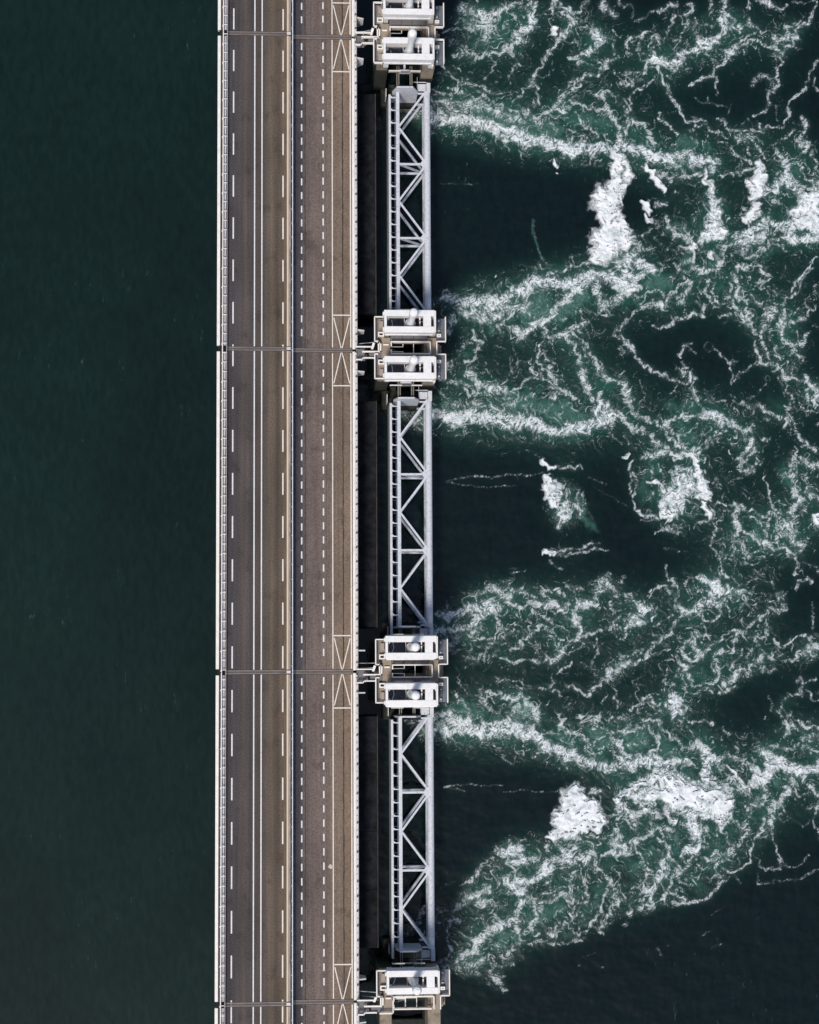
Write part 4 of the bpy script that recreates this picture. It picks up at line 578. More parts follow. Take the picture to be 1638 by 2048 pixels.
# ------------------------------------------------------------------ water
def water_material():
    m = bpy.data.materials.new('sea_water'); m.use_nodes = True
    nt = m.node_tree; N = nt.nodes; L = nt.links; N.clear()
    out = N.new('ShaderNodeOutputMaterial'); bs = N.new('ShaderNodeBsdfPrincipled'); L.new(bs.outputs[0], out.inputs[0])
    geo = N.new('ShaderNodeNewGeometry')
    def attr(n):
        a = N.new('ShaderNodeAttribute'); a.attribute_name = n; return a.outputs['Fac']
    def noise(scale, det, st=(1,1,1), rot=0.0, rough=.6):
        mp = N.new('ShaderNodeMapping'); mp.inputs['Scale'].default_value = st; mp.inputs['Rotation'].default_value = (0,0,rot); L.new(geo.outputs['Position'], mp.inputs[0])
        n = N.new('ShaderNodeTexNoise'); n.inputs['Scale'].default_value = scale; n.inputs['Detail'].default_value = det; n.inputs['Roughness'].default_value = rough
        L.new(mp.outputs[0], n.inputs['Vector']); return n.outputs['Fac']
    def rng(fac, a, b, lo, hi):
        r = N.new('ShaderNodeMapRange'); r.inputs['From Min'].default_value = a; r.inputs['From Max'].default_value = b
        r.inputs['To Min'].default_value = lo; r.inputs['To Max'].default_value = hi; L.new(fac, r.inputs[0]); return r.outputs[0]
    def mix(fac, a, b, mode='MIX'):
        x = N.new('ShaderNodeMix'); x.data_type = 'RGBA'; x.blend_type = mode
        if isinstance(fac, (int, float)): x.inputs['Factor'].default_value = fac
        else: L.new(fac, x.inputs['Factor'])
        for k, c in (('A', a), ('B', b)):
            if isinstance(c, tuple): x.inputs[k].default_value = (*c, 1)
            else: L.new(c, x.inputs[k])
        return x.outputs['Result']
    def math_(op, a, b):
        x = N.new('ShaderNodeMath'); x.operation = op
        for k, c in ((0, a), (1, b)):
            if isinstance(c, (int, float)): x.inputs[k].default_value = c
            else: L.new(c, x.inputs[k])
        return x.outputs[0]
    big = noise(.035, 3)
    c = mix(rng(big, .35, .65, 0, 1), (.0034,.0102,.0090), (.0044,.0142,.0115))
    spx = N.new('ShaderNodeSeparateXYZ'); L.new(geo.outputs['Position'], spx.inputs[0])
    c = mix(rng(spx.outputs['X'], 17, 21, 0, 1), c, (.0026,.0074,.0078))      # clearer deep water east of the barrier
    c = mix(rng(noise(1.25, 5, (1,.4,1), .55), .32, .68, 0, 1), c, mix(1.0, c, (1.55,1.52,1.48), 'MULTIPLY'))
    # tiny wind flecks gathered in loose patches
    fl = rng(noise(1.5, 3, (1,.30,1), .95, .7), .655, .74, 0, 1)
    fl = math_('MULTIPLY', fl, rng(noise(.07, 4), .47, .68, 0, .55))
    c = mix(fl, c, (.055,.115,.105))
    c = mix(math_('MULTIPLY', attr('green'), .95), c, (.0120,.064,.047))
    c = mix(math_('MULTIPLY', attr('milk'), .6), c, (.17,.31,.265))
    fo = attr('foam')
    c = mix(fo, c, (.76,.80,.82))
    L.new(c, bs.inputs['Base Color'])
    L.new(math_('MAXIMUM', rng(fo, 0, .5, .06, .8), rng(attr('green'), .03, .25, .06, .30)), bs.inputs['Roughness']); bs.inputs['IOR'].default_value = 1.33
    b1 = N.new('ShaderNodeBump'); b1.inputs['Strength'].default_value = .10; b1.inputs['Distance'].default_value = .25
    h = math_('ADD', math_('MULTIPLY', noise(.55, 5, (1,.55,1), .6), 1.0), math_('MULTIPLY', noise(2.2, 3, (1,.5,1), .5), .35))
    L.new(h, b1.inputs['Height']); L.new(b1.outputs[0], bs.inputs['Normal'])
    return m
M_WATER = water_material()
STEP = .094
gx0, gx1 = X(742, WATER, 100), X(1700, WATER, 100) + 3
gy0, gy1 = Yv(2064, WATER, 1400) - 2.5, Yv(-16, WATER, 1400) + 2.5
gx = np.arange(gx0, gx1, STEP); gy = np.arange(gy0, gy1, STEP)
GX, GY = np.meshgrid(gx, gy)
_q = np.stack([GX - CAM_POS[0], GY - CAM_POS[1], np.full_like(GX, WATER - CAM_POS[2])], -1) @ CAM_R   # world -> camera axes
GU = PW / 2 + F * _q[..., 0] / -_q[..., 2]; GV = PH / 2 - F * _q[..., 1] / -_q[..., 2]
foam, plume, green, milk, bump, Tn_, WU_, WV_ = foam_fields(GU, GV, 1.32)
_ed = np.minimum.reduce([GX - gx[0], gx[-1] - GX, GY - gy[0], gy[-1] - GY])
edge = sstep(0, 1.2, _ed)
foam *= edge; green *= edge; milk *= edge
zz = (.14 * bump + .05 * foam + .08 * perlin(GX / 3.1, GY / 1.9, 71) + .03 * perlin(GX / 1.1, GY / .8, 73)) * edge + WATER
ny, nx = GX.shape
idx = np.arange(nx * ny).reshape(ny, nx)
co = np.stack([GX, GY, zz], -1).reshape(-1, 3)
quads = np.stack([idx[:-1,:-1], idx[:-1,1:], idx[1:,1:], idx[1:,:-1]], -1).reshape(-1, 4)
# the sea beyond the churned patch: eight large sheets meeting the fine one edge to edge
B = 2600.0
xs = [-B, float(gx[0]), float(gx[-1]), B]; ys = [-B, float(gy[0]), float(gy[-1]), B]
ex_v, ex_f = [], []
base = len(co)
for i in range(3):
    for j in range(3):
        if i == 1 and j == 1: continue
        n = base + len(ex_v)
        ex_v += [(xs[i], ys[j], WATER), (xs[i+1], ys[j], WATER), (xs[i+1], ys[j+1], WATER), (xs[i], ys[j+1], WATER)]
        ex_f.append((n, n+1, n+2, n+3))
def grid_mesh(name, verts, faces, attrs, mat, smooth=True):
    me = bpy.data.meshes.new(name)
    me.vertices.add(len(verts)); me.vertices.foreach_set('co', np.asarray(verts, np.float32).ravel())
    me.loops.add(len(faces) * 4); me.loops.foreach_set('vertex_index', np.asarray(faces, np.int32).ravel())
    me.polygons.add(len(faces)); me.polygons.foreach_set('loop_start', np.arange(0, len(faces) * 4, 4, dtype=np.int32))
    me.update(calc_edges=True)
    me.polygons.foreach_set('use_smooth', np.full(len(faces), smooth))
    for k, a in attrs.items():
        at_ = me.attributes.new(k, 'FLOAT', 'POINT'); at_.data.foreach_set('value', np.asarray(a, np.float32).ravel())
    me.materials.append(mat); me.update()
    o = bpy.data.objects.new(name, me); COL.objects.link(o); return o
pad = np.zeros(len(ex_v), np.float32)
water = grid_mesh('water', np.concatenate([co, np.array(ex_v)]), np.concatenate([quads, np.array(ex_f)]),
                  {k: np.concatenate([a.ravel(), pad]) for k, a in (('foam', foam), ('green', green), ('milk', milk))}, M_WATER)
water['kind'] = 'structure'

# breaking white water standing proud of the surface
def foam_material():
    m = bpy.data.materials.new('whitewater'); m.use_nodes = True
    N = m.node_tree.nodes; L = m.node_tree.links; bs = N['Principled BSDF']
    geo = N.new('ShaderNodeNewGeometry'); n = N.new('ShaderNodeTexNoise'); n.inputs['Scale'].default_value = 1.6; n.inputs['Detail'].default_value = 9; n.inputs['Roughness'].default_value = .7
    L.new(geo.outputs['Position'], n.inputs['Vector'])
    r = N.new('ShaderNodeMapRange'); r.inputs['From Min'].default_value = .36; r.inputs['From Max'].default_value = .56; L.new(n.outputs['Fac'], r.inputs[0])
    x = N.new('ShaderNodeMix'); x.data_type = 'RGBA'; x.inputs['A'].default_value = (.26,.335,.35,1); x.inputs['B'].default_value = (.76,.78,.79,1)
    a_ = N.new('ShaderNodeAttribute'); a_.attribute_name = 'tone'
    mm = N.new('ShaderNodeMath'); mm.operation = 'MULTIPLY_ADD'; mm.inputs[1].default_value = .3; L.new(r.outputs[0], mm.inputs[0]); L.new(a_.outputs['Fac'], mm.inputs[2]); mm.use_clamp = True
    L.new(mm.outputs[0], x.inputs['Factor']); L.new(x.outputs['Result'], bs.inputs['Base Color']); bs.inputs['Roughness'].default_value = .9
    bs.inputs['Specular IOR Level'].default_value = .1
    return m
hp = plume * edge
billow = np.abs(perlin(GX / .95, GY / .95, 81)) * 1.1 + np.abs(perlin(GX / .45, GY / .45, 83)) * .55 + .35 * perlin(GX / 2.6, GY / 2.6, 85)
zf = WATER - .03 + sstep(.5, 1.0, hp) * (.16 + .30 * (.5 + perlin(WU_ / 16, WV_ / 16, 90)) + .10 * (1.0 - np.clip(billow, 0, 1)))
keep = (hp > .52)
fk = keep[:-1,:-1] & keep[:-1,1:] & keep[1:,1:] & keep[1:,:-1]
fq = quads.reshape(ny-1, nx-1, 4)[fk]
used = np.unique(fq); remap = np.full(nx * ny, -1, np.int64); remap[used] = np.arange(len(used))
cf = np.stack([GX, GY, zf], -1).reshape(-1, 3)[used]
tone = np.clip(.30 + 1.1 * np.abs(perlin(WU_ / 12 + .6 * billow, WV_ / 12, 87)) + .9 * perlin(WU_ / 22, WV_ / 22, 89) + .45 * (Tn_ - .5) + .28 * sstep(.6, 1, hp), 0, 1)
whitewater = grid_mesh('white_water', cf, remap[fq], {'tone': tone.ravel()[used]}, foam_material())
whitewater['kind'] = 'stuff'; whitewater['label'] = 'thick white breaking water boiling up downstream of the gates'
# ------------------------------------------------------------------ road bridge
SZ = -1.2                                   # the service road lies lower than the main road
YT, YB = Yv(-40), Yv(2090)
J = [0.0, -45.0, -90.0, -135.0]             # expansion joints, one over each pier
spans = []
edges_ = [YT] + J + [YB]
GAP = .33
for a, b in zip(edges_[:-1], edges_[1:]):
    spans.append((a - (GAP if a in J else 0), b + (GAP if b in J else 0)))       # (upper y, lower y)
xL0, xL1 = X(433.7), X(440.2)               # pale outer edge beam
xG1 = X(445.2)                              # dark groove behind it
xK0, xK1 = X(446.0), X(451.2)               # pale strip under the guardrail
xA0, xA1 = X(455.0), X(568.0)               # main carriageway
xM0, xM1, xM2 = X(568.0), X(573.6), X(581.4)
xS0, xS1 = X(582.5, SZ), X(703.6, SZ)
xP0, xP1, xP2 = X(705.0, SZ + .15), X(709.8, SZ + .15), X(715.0, SZ + .12)

road = MB().quad(xL1, xM0, YB, YT, 0).build('road', asphalt('asphalt_main', [
    (0, (0.054,0.049,0.055)), (.16, (0.061,0.055,0.056)), (.32, (0.089,0.069,0.063)), (.42, (0.062,0.057,0.055)), (.52, (0.074,0.059,0.052)), (.60, (0.067,0.057,0.052)),
    (.70, (0.098,0.076,0.063)), (.78, (0.123,0.094,0.069)), (.88, (0.077,0.059,0.047)), (.95, (0.107,0.079,0.056)), (1, (0.123,0.087,0.057))], xA0, xA1, .24))
road['kind'] = 'structure'
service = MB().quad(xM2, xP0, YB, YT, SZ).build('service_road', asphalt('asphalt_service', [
    (0, (0.035,0.034,0.046)), (.16, (0.059,0.054,0.063)), (.22, (0.121,0.097,0.087)), (.38, (0.139,0.106,0.094)), (.52, (0.147,0.114,0.098)), (.64, (0.151,0.113,0.089)),  # dark bluish first stops paint the median's shade onto the asphalt
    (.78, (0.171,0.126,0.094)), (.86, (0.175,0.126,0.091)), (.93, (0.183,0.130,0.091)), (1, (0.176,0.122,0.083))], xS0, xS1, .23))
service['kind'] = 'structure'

def strip(name, parent, x, w, y0, y1, z, m, share={}):
    """a painted or laid strip as its own sheet 4 mm above the road"""
    L_ = round(abs(y1 - y0), 3); key = (name, round(w, 3), L_, m.name)
    if key not in share:
        mb = MB(); mb.box(-w/2, w/2, -L_/2, L_/2, 0, .004)
        share[key] = mb.mesh(name, m)
    return put(name, share[key], parent, (x, (y0 + y1) / 2, z + .002))
# main road: solid double line, dashed edge lines of 3 m with 3 m gaps
for u in (508.7, 523.4):
    for a, b in spans: strip('centre_line', road, X(u), .165, a + .02, b - .02, 0, M_LINEW)
ph = Yv(689.5)
k0 = int(math.floor((YT - ph) / 6.0))
for u in (465.9, 565.9):
    y = ph + k0 * 6.0
    while y > YB:
        strip('lane_dash', road, X(u), .19, y, y - 3.05, 0, M_LINEW if u < 500 else M_LINE); y -= 6.0
# service road: two rows of short dashes, hatched bay on the right
def dashes(u, ph_v):
    ys_ = Yv(ph_v, SZ); p = 1.955
    y = ys_ + math.floor((YT - ys_) / p) * p
    while y > YB:
        near = min(J, key=lambda j: abs(j - (y - .5)))
        if abs(near - (y - .5)) > .95: strip('lane_dash', service, X(u, SZ), .19, y, y - 1.0, SZ, M_LINEW)
        y -= p
dashes(603.3, 603.0); dashes(646.6, 601.0)
for a, b in spans:
    strip('bay_line', service, X(665.0, SZ), .14, a - .08, b + .08, SZ, M_LINE)
    strip('bay_line', service, X(701.6, SZ), .17, a - .08, b + .08, SZ, M_LINE)
hx0, hx1, hxm = X(666.5, SZ), X(700.2, SZ), X(683.2, SZ)
for j in J:
    for s in (1, -1):
        yc = j + s * 5.0; ya = j + s * .33
        if yc > YT or yc < YB: continue
        strip_ = MB().box(hx0, hx1, yc - .08, yc + .08, SZ + .006, SZ + .010).build('hatch_bar', M_LINE, service)
        for q, hx in ((-1, hx0), (1, hx1)):
            MB().beam((hx - q * .08, yc - s * .35, SZ + .0085), (hxm + q * .07, ya, SZ + .0085), .135, .004).build('hatch_diagonal', M_LINE, service)
# hot-poured joints running along the service road
rs = random.Random(3)
for u, w in ((610.2, .12), (685.8, .15), (652.5, .05)):
    mb = MB(); y = YT; xx = X(u, SZ); v = []
    while y > YB:
        v.append((xx + rs.uniform(-.03, .03), y, w * rs.uniform(.6, 1.25))); y -= .7
    for k in range(len(v) - 1):
        n = len(mb.v); (xa, ya, wa), (xb, yb, wb) = v[k], v[k+1]
        mb.v += [(xa - wa/2, ya, SZ+.003), (xa + wa/2, ya, SZ+.003), (xb + wb/2, yb, SZ+.003), (xb - wb/2, yb, SZ+.003)]; mb.f.append((n+3, n+2, n+1, n))
    mb.build('bitumen_seam', M_SEAM, service)
# pale spill on the bay line
sx, sy = at(661.2, 1733.5, SZ)
mb = MB(); pts = [(-.38,.0),(-.2,.17),(.05,.33),(.18,.22),(.52,.06),(.2,-.08),(.12,-.3),(-.08,-.36),(-.2,-.22)]
mb.prism([(sx + a, sy - b) for a, b in pts], 'z', SZ + .011, SZ + .014)
mb.build('paint_spill', mat('spill', (.52,.45,.41), .8, .1, 4), service)
M_MSTONE = mat('median_stone', (.34,.285,.235), .9, .3, 2, (1,.3,1), dark=(.08,.06,.045), dark_amt=.6, dark_scale=1.2)
M_RUB = mat('joint_rubber', (.10,.085,.08), .8, .4, 2, (.4,3,1))
bridge = thing('road_bridge', 'long concrete road bridge crossing the dark water from top to bottom beside the barrier', 'bridge', (X(575), -67.0, -5.5))
BO = tuple(bridge.location)
def bpart(name, mb, m, **k): return mb.build(name, m, bridge, org=BO, **k)
for a, b in spans:
    bpart('edge_beam', MB().box(xL0, xL1 - .02, a - .1, b + .1, -.75, .12), M_EDGE, bevel=.02)
    bpart('gutter', MB().box(xL1, xG1, a, b, -.4, .01), M_GROOVE)
    bpart('plinth', MB().box(xK0, xK1, a - .1, b + .1, -.3, .10), M_EDGE2, bevel=.015)
    bpart('median_gutter', MB().box(xM0, xM1 - .02, a, b, -.3, .02), M_DIRT)
    bpart('median_kerb', MB().box(xM1, X(577.4), a, b, -.3, .24), M_KERB, bevel=.03)
    bpart('median_wall', MB().box(X(577.4) + .01, xM2, a, b, -1.4, .10), M_MSTONE, bevel=.02)
    bpart('parapet_kerb', MB().box(xP0, xP1, a + .15, b - .15, SZ - .4, SZ + .16), M_EDGE, bevel=.015)
    bpart('parapet_coping', MB().box(xP1 + .01, xP2, a + .05, b - .05, SZ - .9, SZ + .12), M_EDGE2, bevel=.02)
    xa, xb = xL0 + .25, xP2 - .25
    bpart('girder', MB().prism([(xa, -.05), (xM2, -.05), (xM2, SZ - .05), (xb, SZ - .05), (xb, SZ - .6), (xb - 3.4, -5.2), (xa + 3.6, -5.2), (xa, -.9)], 'y', a - .02, b + .02), M_GIRD)
for j in J:
    for q, (z, x0_, x1_) in enumerate(((.005, xA0 - .1, xM1), (SZ + .005, xS0 + .1, xP0 - .05))):
        for yy, w in ((.19, .15), (-.20, .15)):
            bpart('joint_bar', MB().box(x0_, x1_, j + yy - w/2, j + yy + w/2, z, z + .012), M_STEELJ)
        mb = MB().box(x0_, x1_, j - .10, j + .09, z - .003, z + .004)
        bpart('joint_seal', mb, M_RUB)
        for yy in (.30, -.31):
            bpart('joint_edge', MB().box(x0_, x1_, j + yy - .025, j + yy + .025, z - .003, z + .003), M_DARK)
    bpart('joint_cover', MB().box(X(573.5), xM2, j - .2, j + .2, .1, .262), M_EDGE2)
    bpart('joint_pocket', MB().box(xL0 + .22, xK1 + .08, j - .40, j + .40, .006, .02), M_DARK)
    # bearing fins hanging off the right edge, two per joint
    for s in (1, -1):
        y = j + s * 2.93
        poly = [(xP2 + .001, SZ + .05), (xP2 + .99, SZ - .55), (xP2 + .99, SZ - 3.0), (xP2 + .001, SZ - 4.3)]
        bpart('bearing_fin', MB().prism(poly, 'y', y - .10, y + .10), M_PAINT, bevel=.02)

# guardrail on the left: two rails joined by ties, a post below each tie
gl = thing('guardrail', 'double steel guardrail with ladder-like ties along the left edge of the road', 'guardrail', (X(449), -67.0, .1))
GO = tuple(gl.location); GZ = .80
for a, b in zip(edges_[:-1], edges_[1:]):
    MB().box(X(443.9, GZ), X(445.9, GZ), b + .01, a - .01, GZ - .28, GZ).build('rail', M_RAIL, gl, org=GO, bevel=.02)
    MB().box(X(452.8, GZ), X(453.9, GZ), b + .01, a - .01, GZ - .28, GZ - .01).build('rail', M_WARMRAIL, gl, org=GO, bevel=.02)
tie_me = MB().box(X(446.0, GZ), X(452.6, GZ), -.045, .045, GZ - .2, GZ - .03).mesh('tie', M_RAIL, (GO[0], 0, GO[2]))
post_me = MB().box(X(442.9, GZ - .2), X(444.6, GZ - .2), -.09, .09, .02, GZ - .1).mesh('post', M_RAIL, (GO[0], 0, GO[2]))
y = math.floor(YT / (4/3.)) * (4/3.) - .35; k = 0
while y > YB:
    put('tie', tie_me, gl, (0, y - GO[1], 0))
    if k % 2 == 0: put('post', post_me, gl, (0, y - .12 - GO[1], 0))
    y -= 4 / 3.; k += 1
# guardrail on the median, service road side
gm = thing('guardrail', 'thin pale guardrail between the main road and the narrower service road', 'guardrail', (X(585), -67.0, SZ))
GO = tuple(gm.location); GZ = .28
for a, b in zip(edges_[:-1], edges_[1:]):
    y = a
    while y > b + .05:
        y2 = max(b, y - 4.0)
        MB().box(X(584.0, GZ), X(586.1, GZ), y2 + .015, y - .015, GZ - .32, GZ).build('rail', M_GALV, gm, org=GO, bevel=.02); y = y2
pm = MB().box(X(583.0, GZ), X(583.9, GZ), -.05, .05, SZ, GZ - .05).mesh('post', M_GALV, (GO[0], 0, GO[2]))
y = YT - 1
while y > YB: put('post', pm, gm, (0, y - GO[1], 0)); y -= 2.0
# posts and wire along the right parapet
gr = thing('railing', 'row of small steel posts with a thin wire along the right parapet of the bridge', 'railing', (X(712, SZ), -67.0, SZ + .12))
GO = tuple(gr.location)
w_ = MB()
w_.box(-.09, -.06, -.08, .08, 0, .42); w_.box(-.06, .12, .055, .08, 0, .42); w_.box(-.06, .12, -.08, -.055, 0, .42)
pm = w_.mesh('post', M_POST); pm2 = MB().box(-.05, .05, -.05, .05, 0, .12).mesh('post', M_POST)
y = YT - .6; k = 0
while y > YB:
    put('post', pm if k % 2 == 0 else pm2, gr, (rs.uniform(-.02, .02), y - GO[1], 0)); y -= 1.0; k += 1
MB().box(xP2 - .10, xP2 - .07, YB, YT, SZ + .50, SZ + .53).build('wire', M_POST, gr, org=GO)
# ------------------------------------------------------------------ barrier piers
# template measured on the third pier, straight below the drone; y is relative to the bridge joint
def C(u, v, z=0.0):
    x, y = at(u, v, z); return x, y + 90.0
def CX(u, z=0.0): return at(u, 1342, z)[0]
def CY(v, z=0.0, u=820): return at(u, v, z)[1] + 90.0
YM = CY(1342)
PX = CX(820)
PO = (PX, 0.0, WATER)
def mir(y): return 2 * YM - y
NV, RV = [], []

def rail_run(mb, pts, z=0.0, h=1.0, r=.075, posts=1.5, mid=True):
    """railing through points: top rail, mid rail, posts"""
    P = [Vector((x, y, z)) for x, y in pts]
    for a, b in zip(P[:-1], P[1:]):
        L_ = (b - a).length
        if L_ < .05: continue
        d = (b - a).normalized() * r
        mb.beam(a + Vector((0,0,h)) - d, b + Vector((0,0,h)) + d, 2 * r, 2 * r)
        if mid: mb.beam(a + Vector((0,0,h * .52)), b + Vector((0,0,h * .52)), r * 1.1, r * 1.1)
        n = max(1, int(round(L_ / posts)))
        for k in range(n + 1):
            p = a + (b - a) * (k / n)
            mb.box(p.x - r * .7, p.x + r * .7, p.y - r * .7, p.y + r * .7, p.z, p.z + h - r)
    return mb

pier = thing('barrier_pier', 'concrete barrier pier straight below the drone, third from the top, carrying two white hoist frames', 'pier', (PX, J[2], WATER), 'barrier piers beside the bridge')
def pp(name, mb, m, key=None, **k):
    o = mb.build(name, m, pier, org=PO, **k)
    if key: o['skipkey'] = key
    return o
def both(name, fn, m, **k):
    """build a part for the upper half and its mirror for the lower half"""
    a = MB(); fn(a, lambda y: y); pp(name, a, m, 'upper_half', **k)
    b = MB(); fn(b, mir); pp(name, b, m, 'lower_half', **k)
x = CX
yN, yS = CY(1279), CY(1329)                 # upper platform limits
# concrete shafts running down into the sea
sL0, sL1, sR0, sR1 = x(757.5, -.7), x(781, -.7), x(852, -.7), x(877.5, -.7)
for a, b, zl in ((sL0, sL1, -3.2), (sR0, sR1, -7.0)):
    pp('shaft', MB().box(a, b, YM - 4.15, YM + 4.15, zl, -.72), M_SHAFT, bevel=.08)
    pp('shaft_foot', MB().box(a - .05, b + .05, YM - 4.2, YM + 4.2, -17, zl - .002), M_ALGAE, bevel=.05)
for s in (1, -1):
    pp('base_block', MB().box(sL0 + .9, sR1 - .2, YM + s * 4.25, YM + s * 7.0, -17, -11.3), M_BASE, bevel=.15)
pp('cross_wall', MB().box(sL1 + .01, sR0 - .01, YM - 1.1, YM - .3, -17, -7.5), M_BASE)
pp('bridge_support', MB().box(X(470), X(690), -3.2, 3.2, -16, -5.3), M_GIRD, bevel=.1)
# concrete slabs between the two frames
pp('slab', MB().box(x(765), x(783), CY(1319), CY(1365), -.5, .0), M_CONC, bevel=.02)
pp('slab', MB().box(x(858.5), x(877), CY(1319), CY(1365), -.5, .0), M_CONC, bevel=.02)
pp('ledge', MB().box(x(877.3), x(882.5), CY(1331), CY(1353), -.9, -.3), M_CONC, bevel=.02)
pp('ledge', MB().box(x(882.7), x(888), CY(1331), CY(1353), -2.2, -1.6), M_SHAFT, bevel=.02)
pp('slab', MB().box(x(778), x(858), CY(1331) , CY(1329.5), -.35, -.02), M_CONC)
pp('slab', MB().box(x(778), x(858), CY(1354.5) , CY(1353), -.35, -.02), M_CONC)
pp('kerb', MB().box(x(768.5), x(779.5), CY(1335.6), CY(1332.6), .0, .35), M_RAIL, bevel=.02)
# walkways: each grating panel is a piece of its own
def panels(cells, z, m):
    for (u0, u1, v0, v1) in cells:
        both('grating_panel', lambda mb, f, a=(u0, u1, v0, v1): mb.box(x(a[0], z) + .015, x(a[1], z) - .015, f(CY(a[2], z)), f(CY(a[3], z)), z - .06, z), m)
panels([(751.3, 758.6, 1279.6, 1296), (751.3, 758.6, 1296.3, 1312), (751.3, 758.6, 1312.3, 1328.6)], .0, M_GRATE)
both('apron', lambda mb, f: mb.box(x(758.8), x(770.3), f(CY(1280.5)), f(CY(1318.8)), -.4, -.005), M_CONC, bevel=.02)
panels([(878, 884.5, 1279.6, 1303), (878, 884.5, 1303.3, 1328), (884.7, 893.5, 1279.6, 1303), (884.7, 893.5, 1303.3, 1328)], .0, M_GRATE2)
panels([(783.3, 808, 1305, 1328.6), (808.3, 830, 1305, 1328.6), (830.3, 858, 1305, 1328.6)], .0, M_GRATE)
both('walkway_beam', lambda mb, f: mb.box(x(750.4), x(751.2), f(CY(1279)), f(CY(1329)), -.3, .05), M_PAINT)
both('walkway_beam', lambda mb, f: mb.box(x(893.7), x(894.7), f(CY(1279)), f(CY(1328.6)), -.3, .05), M_PAINT)
# railings
both('railing', lambda mb, f: rail_run(mb, [(x(768), f(CY(1279))), (x(751), f(CY(1279))), (x(751), f(CY(1329))), (x(757), f(CY(1329)))]), M_RAIL)
both('railing', lambda mb, f: rail_run(mb, [(x(894), f(CY(1279.5))), (x(894), f(CY(1328.8))), (x(878), f(CY(1328.8)))]), M_RAIL)
both('railing', lambda mb, f: rail_run(mb, [(x(784.5), f(CY(1330))), (x(862), f(CY(1330)))]), M_RAIL)
pp('railing', rail_run(MB(), [(x(784.3), CY(1331)), (x(784.3), CY(1337.5))]), M_RAIL)
pp('railing', rail_run(MB(), [(x(784.3), CY(1347)), (x(784.3), CY(1353.5))]), M_RAIL)
pp('railing', rail_run(MB(), [(x(863.3), CY(1331)), (x(863.3), CY(1353))]), M_RAIL)
pp('railing', rail_run(MB(), [(x(876.2), CY(1330)), (x(876.2), CY(1354))]), M_RAIL)
# ladder hoops down into the well
both('ladder_hoop', lambda mb, f: (mb.beam((x(785), f(CY(1337)), -.4), (x(809.5), f(CY(1337)), -.4), .1, .1),
                                   mb.beam((x(809), f(CY(1331)), -.4), (x(809), f(CY(1337)), -.4), .12, .1)), M_RAIL)
pp('well_beam', MB().box(x(829.6), x(831), CY(1353), CY(1331), -.35, -.15), M_RAIL)
for k, (u0, v0, v1) in enumerate(((786, 1339, 1341.5), (786, 1343, 1345.5))):
    mb = MB()
    for q in range(6): mb.box(x(786 + q * 3.4, -1.0 - q * .5), x(788.4 + q * 3.4, -1.0 - q * .5), CY(v0 + q * .5), CY(v0 + 3 + q * .5), -1.05 - q * .5, -1.0 - q * .5)
    pp('stair_tread', mb, M_GRATE)
# hatches beside the frames
def hatch(mb, f, u0, u1, v0, v1):
    a0, a1, b0, b1 = x(u0, .6), x(u1, .6), CY(v0, .6), CY(v1, .6)
    t = .17
    for q in ((a0, a1, b0, b0 - t), (a0, a1, b1, b1 + t), (a0, a0 + t, b0 - t, b1 + t), (a1 - t, a1, b0 - t, b1 + t)): mb.box(q[0], q[1], f(q[2]), f(q[3]), .0, .62)
both('hatch_frame', lambda mb, f: hatch(mb, f, 758.5, 770.6, 1308.7, 1318.2), M_RAIL)
both('hatch_well', lambda mb, f: mb.box(x(760), x(769), f(CY(1310.2)), f(CY(1316.8)), .01, .12), M_DARKFLOOR)
both('hatch_frame', lambda mb, f: hatch(mb, f, 877.4, 886.2, 1312.3, 1318.4), M_RAIL)
both('hatch_well', lambda mb, f: mb.box(x(878.8), x(884.8), f(CY(1314)), f(CY(1317)), .01, .12), M_DARKFLOOR)
both('cabinet', lambda mb, f: mb.box(x(761, .5), x(769, .5), f(CY(1286, .5)), f(CY(1300, .5)), .0, .5), mat('cabinet', (.33,.28,.235), .7, .1, 2), bevel=.04)
both('lamp_box', lambda mb, f: mb.box(x(869.5, 1), x(873.5, 1), f(CY(1270.4, 1)), f(CY(1274.5, 1)), .2, 1.4), M_RAIL, bevel=.05)
both('service_box', lambda mb, f: mb.box(x(880, .4), x(882.8, .4), f(CY(1284)), f(CY(1287)), .0, .5), M_GALV)
both('service_box', lambda mb, f: mb.box(x(880.5, .4), x(883, .4), f(CY(1304)), f(CY(1306)), .0, .4), M_GALV)
# steps in front of the lower beams, gauge board, guide rails on the shaft heads
both('gangway', lambda mb, f: mb.box(x(782, -1.2), x(846, -1.2), f(CY(1268.5, -1.2)), f(CY(1272, -1.2)), -1.3, -1.2), M_GRATE)
both('railing', lambda mb, f: rail_run(mb, [(x(782, -1.2), f(CY(1268.7, -1.2))), (x(806, -1.2), f(CY(1268.7, -1.2)))], z=-1.2, h=.9, r=.045), M_RAIL)
both('railing', lambda mb, f: rail_run(mb, [(x(826, -1.2), f(CY(1268.7, -1.2))), (x(846, -1.2), f(CY(1268.7, -1.2)))], z=-1.2, h=.9, r=.045), M_RAIL)
both('gauge_board', lambda mb, f: mb.box(x(775.5, -9), x(776.6, -9), f(YM + 5.2), f(YM + 6.4), -11.5, -8.5), M_PAINT)

PIER_LABEL = ['concrete barrier pier at the top edge of the photo, partly cut off', 'concrete barrier pier second from the top, level with the second road joint', None,
              'concrete barrier pier at the bottom edge with only one hoist frame']
piers = {2: pier}
for k in (0, 1, 3):
    c = copy_tree(pier, (PX, J[k], WATER), PIER_LABEL[k], ('lower_half',) if k == 3 else ())
    piers[k] = c
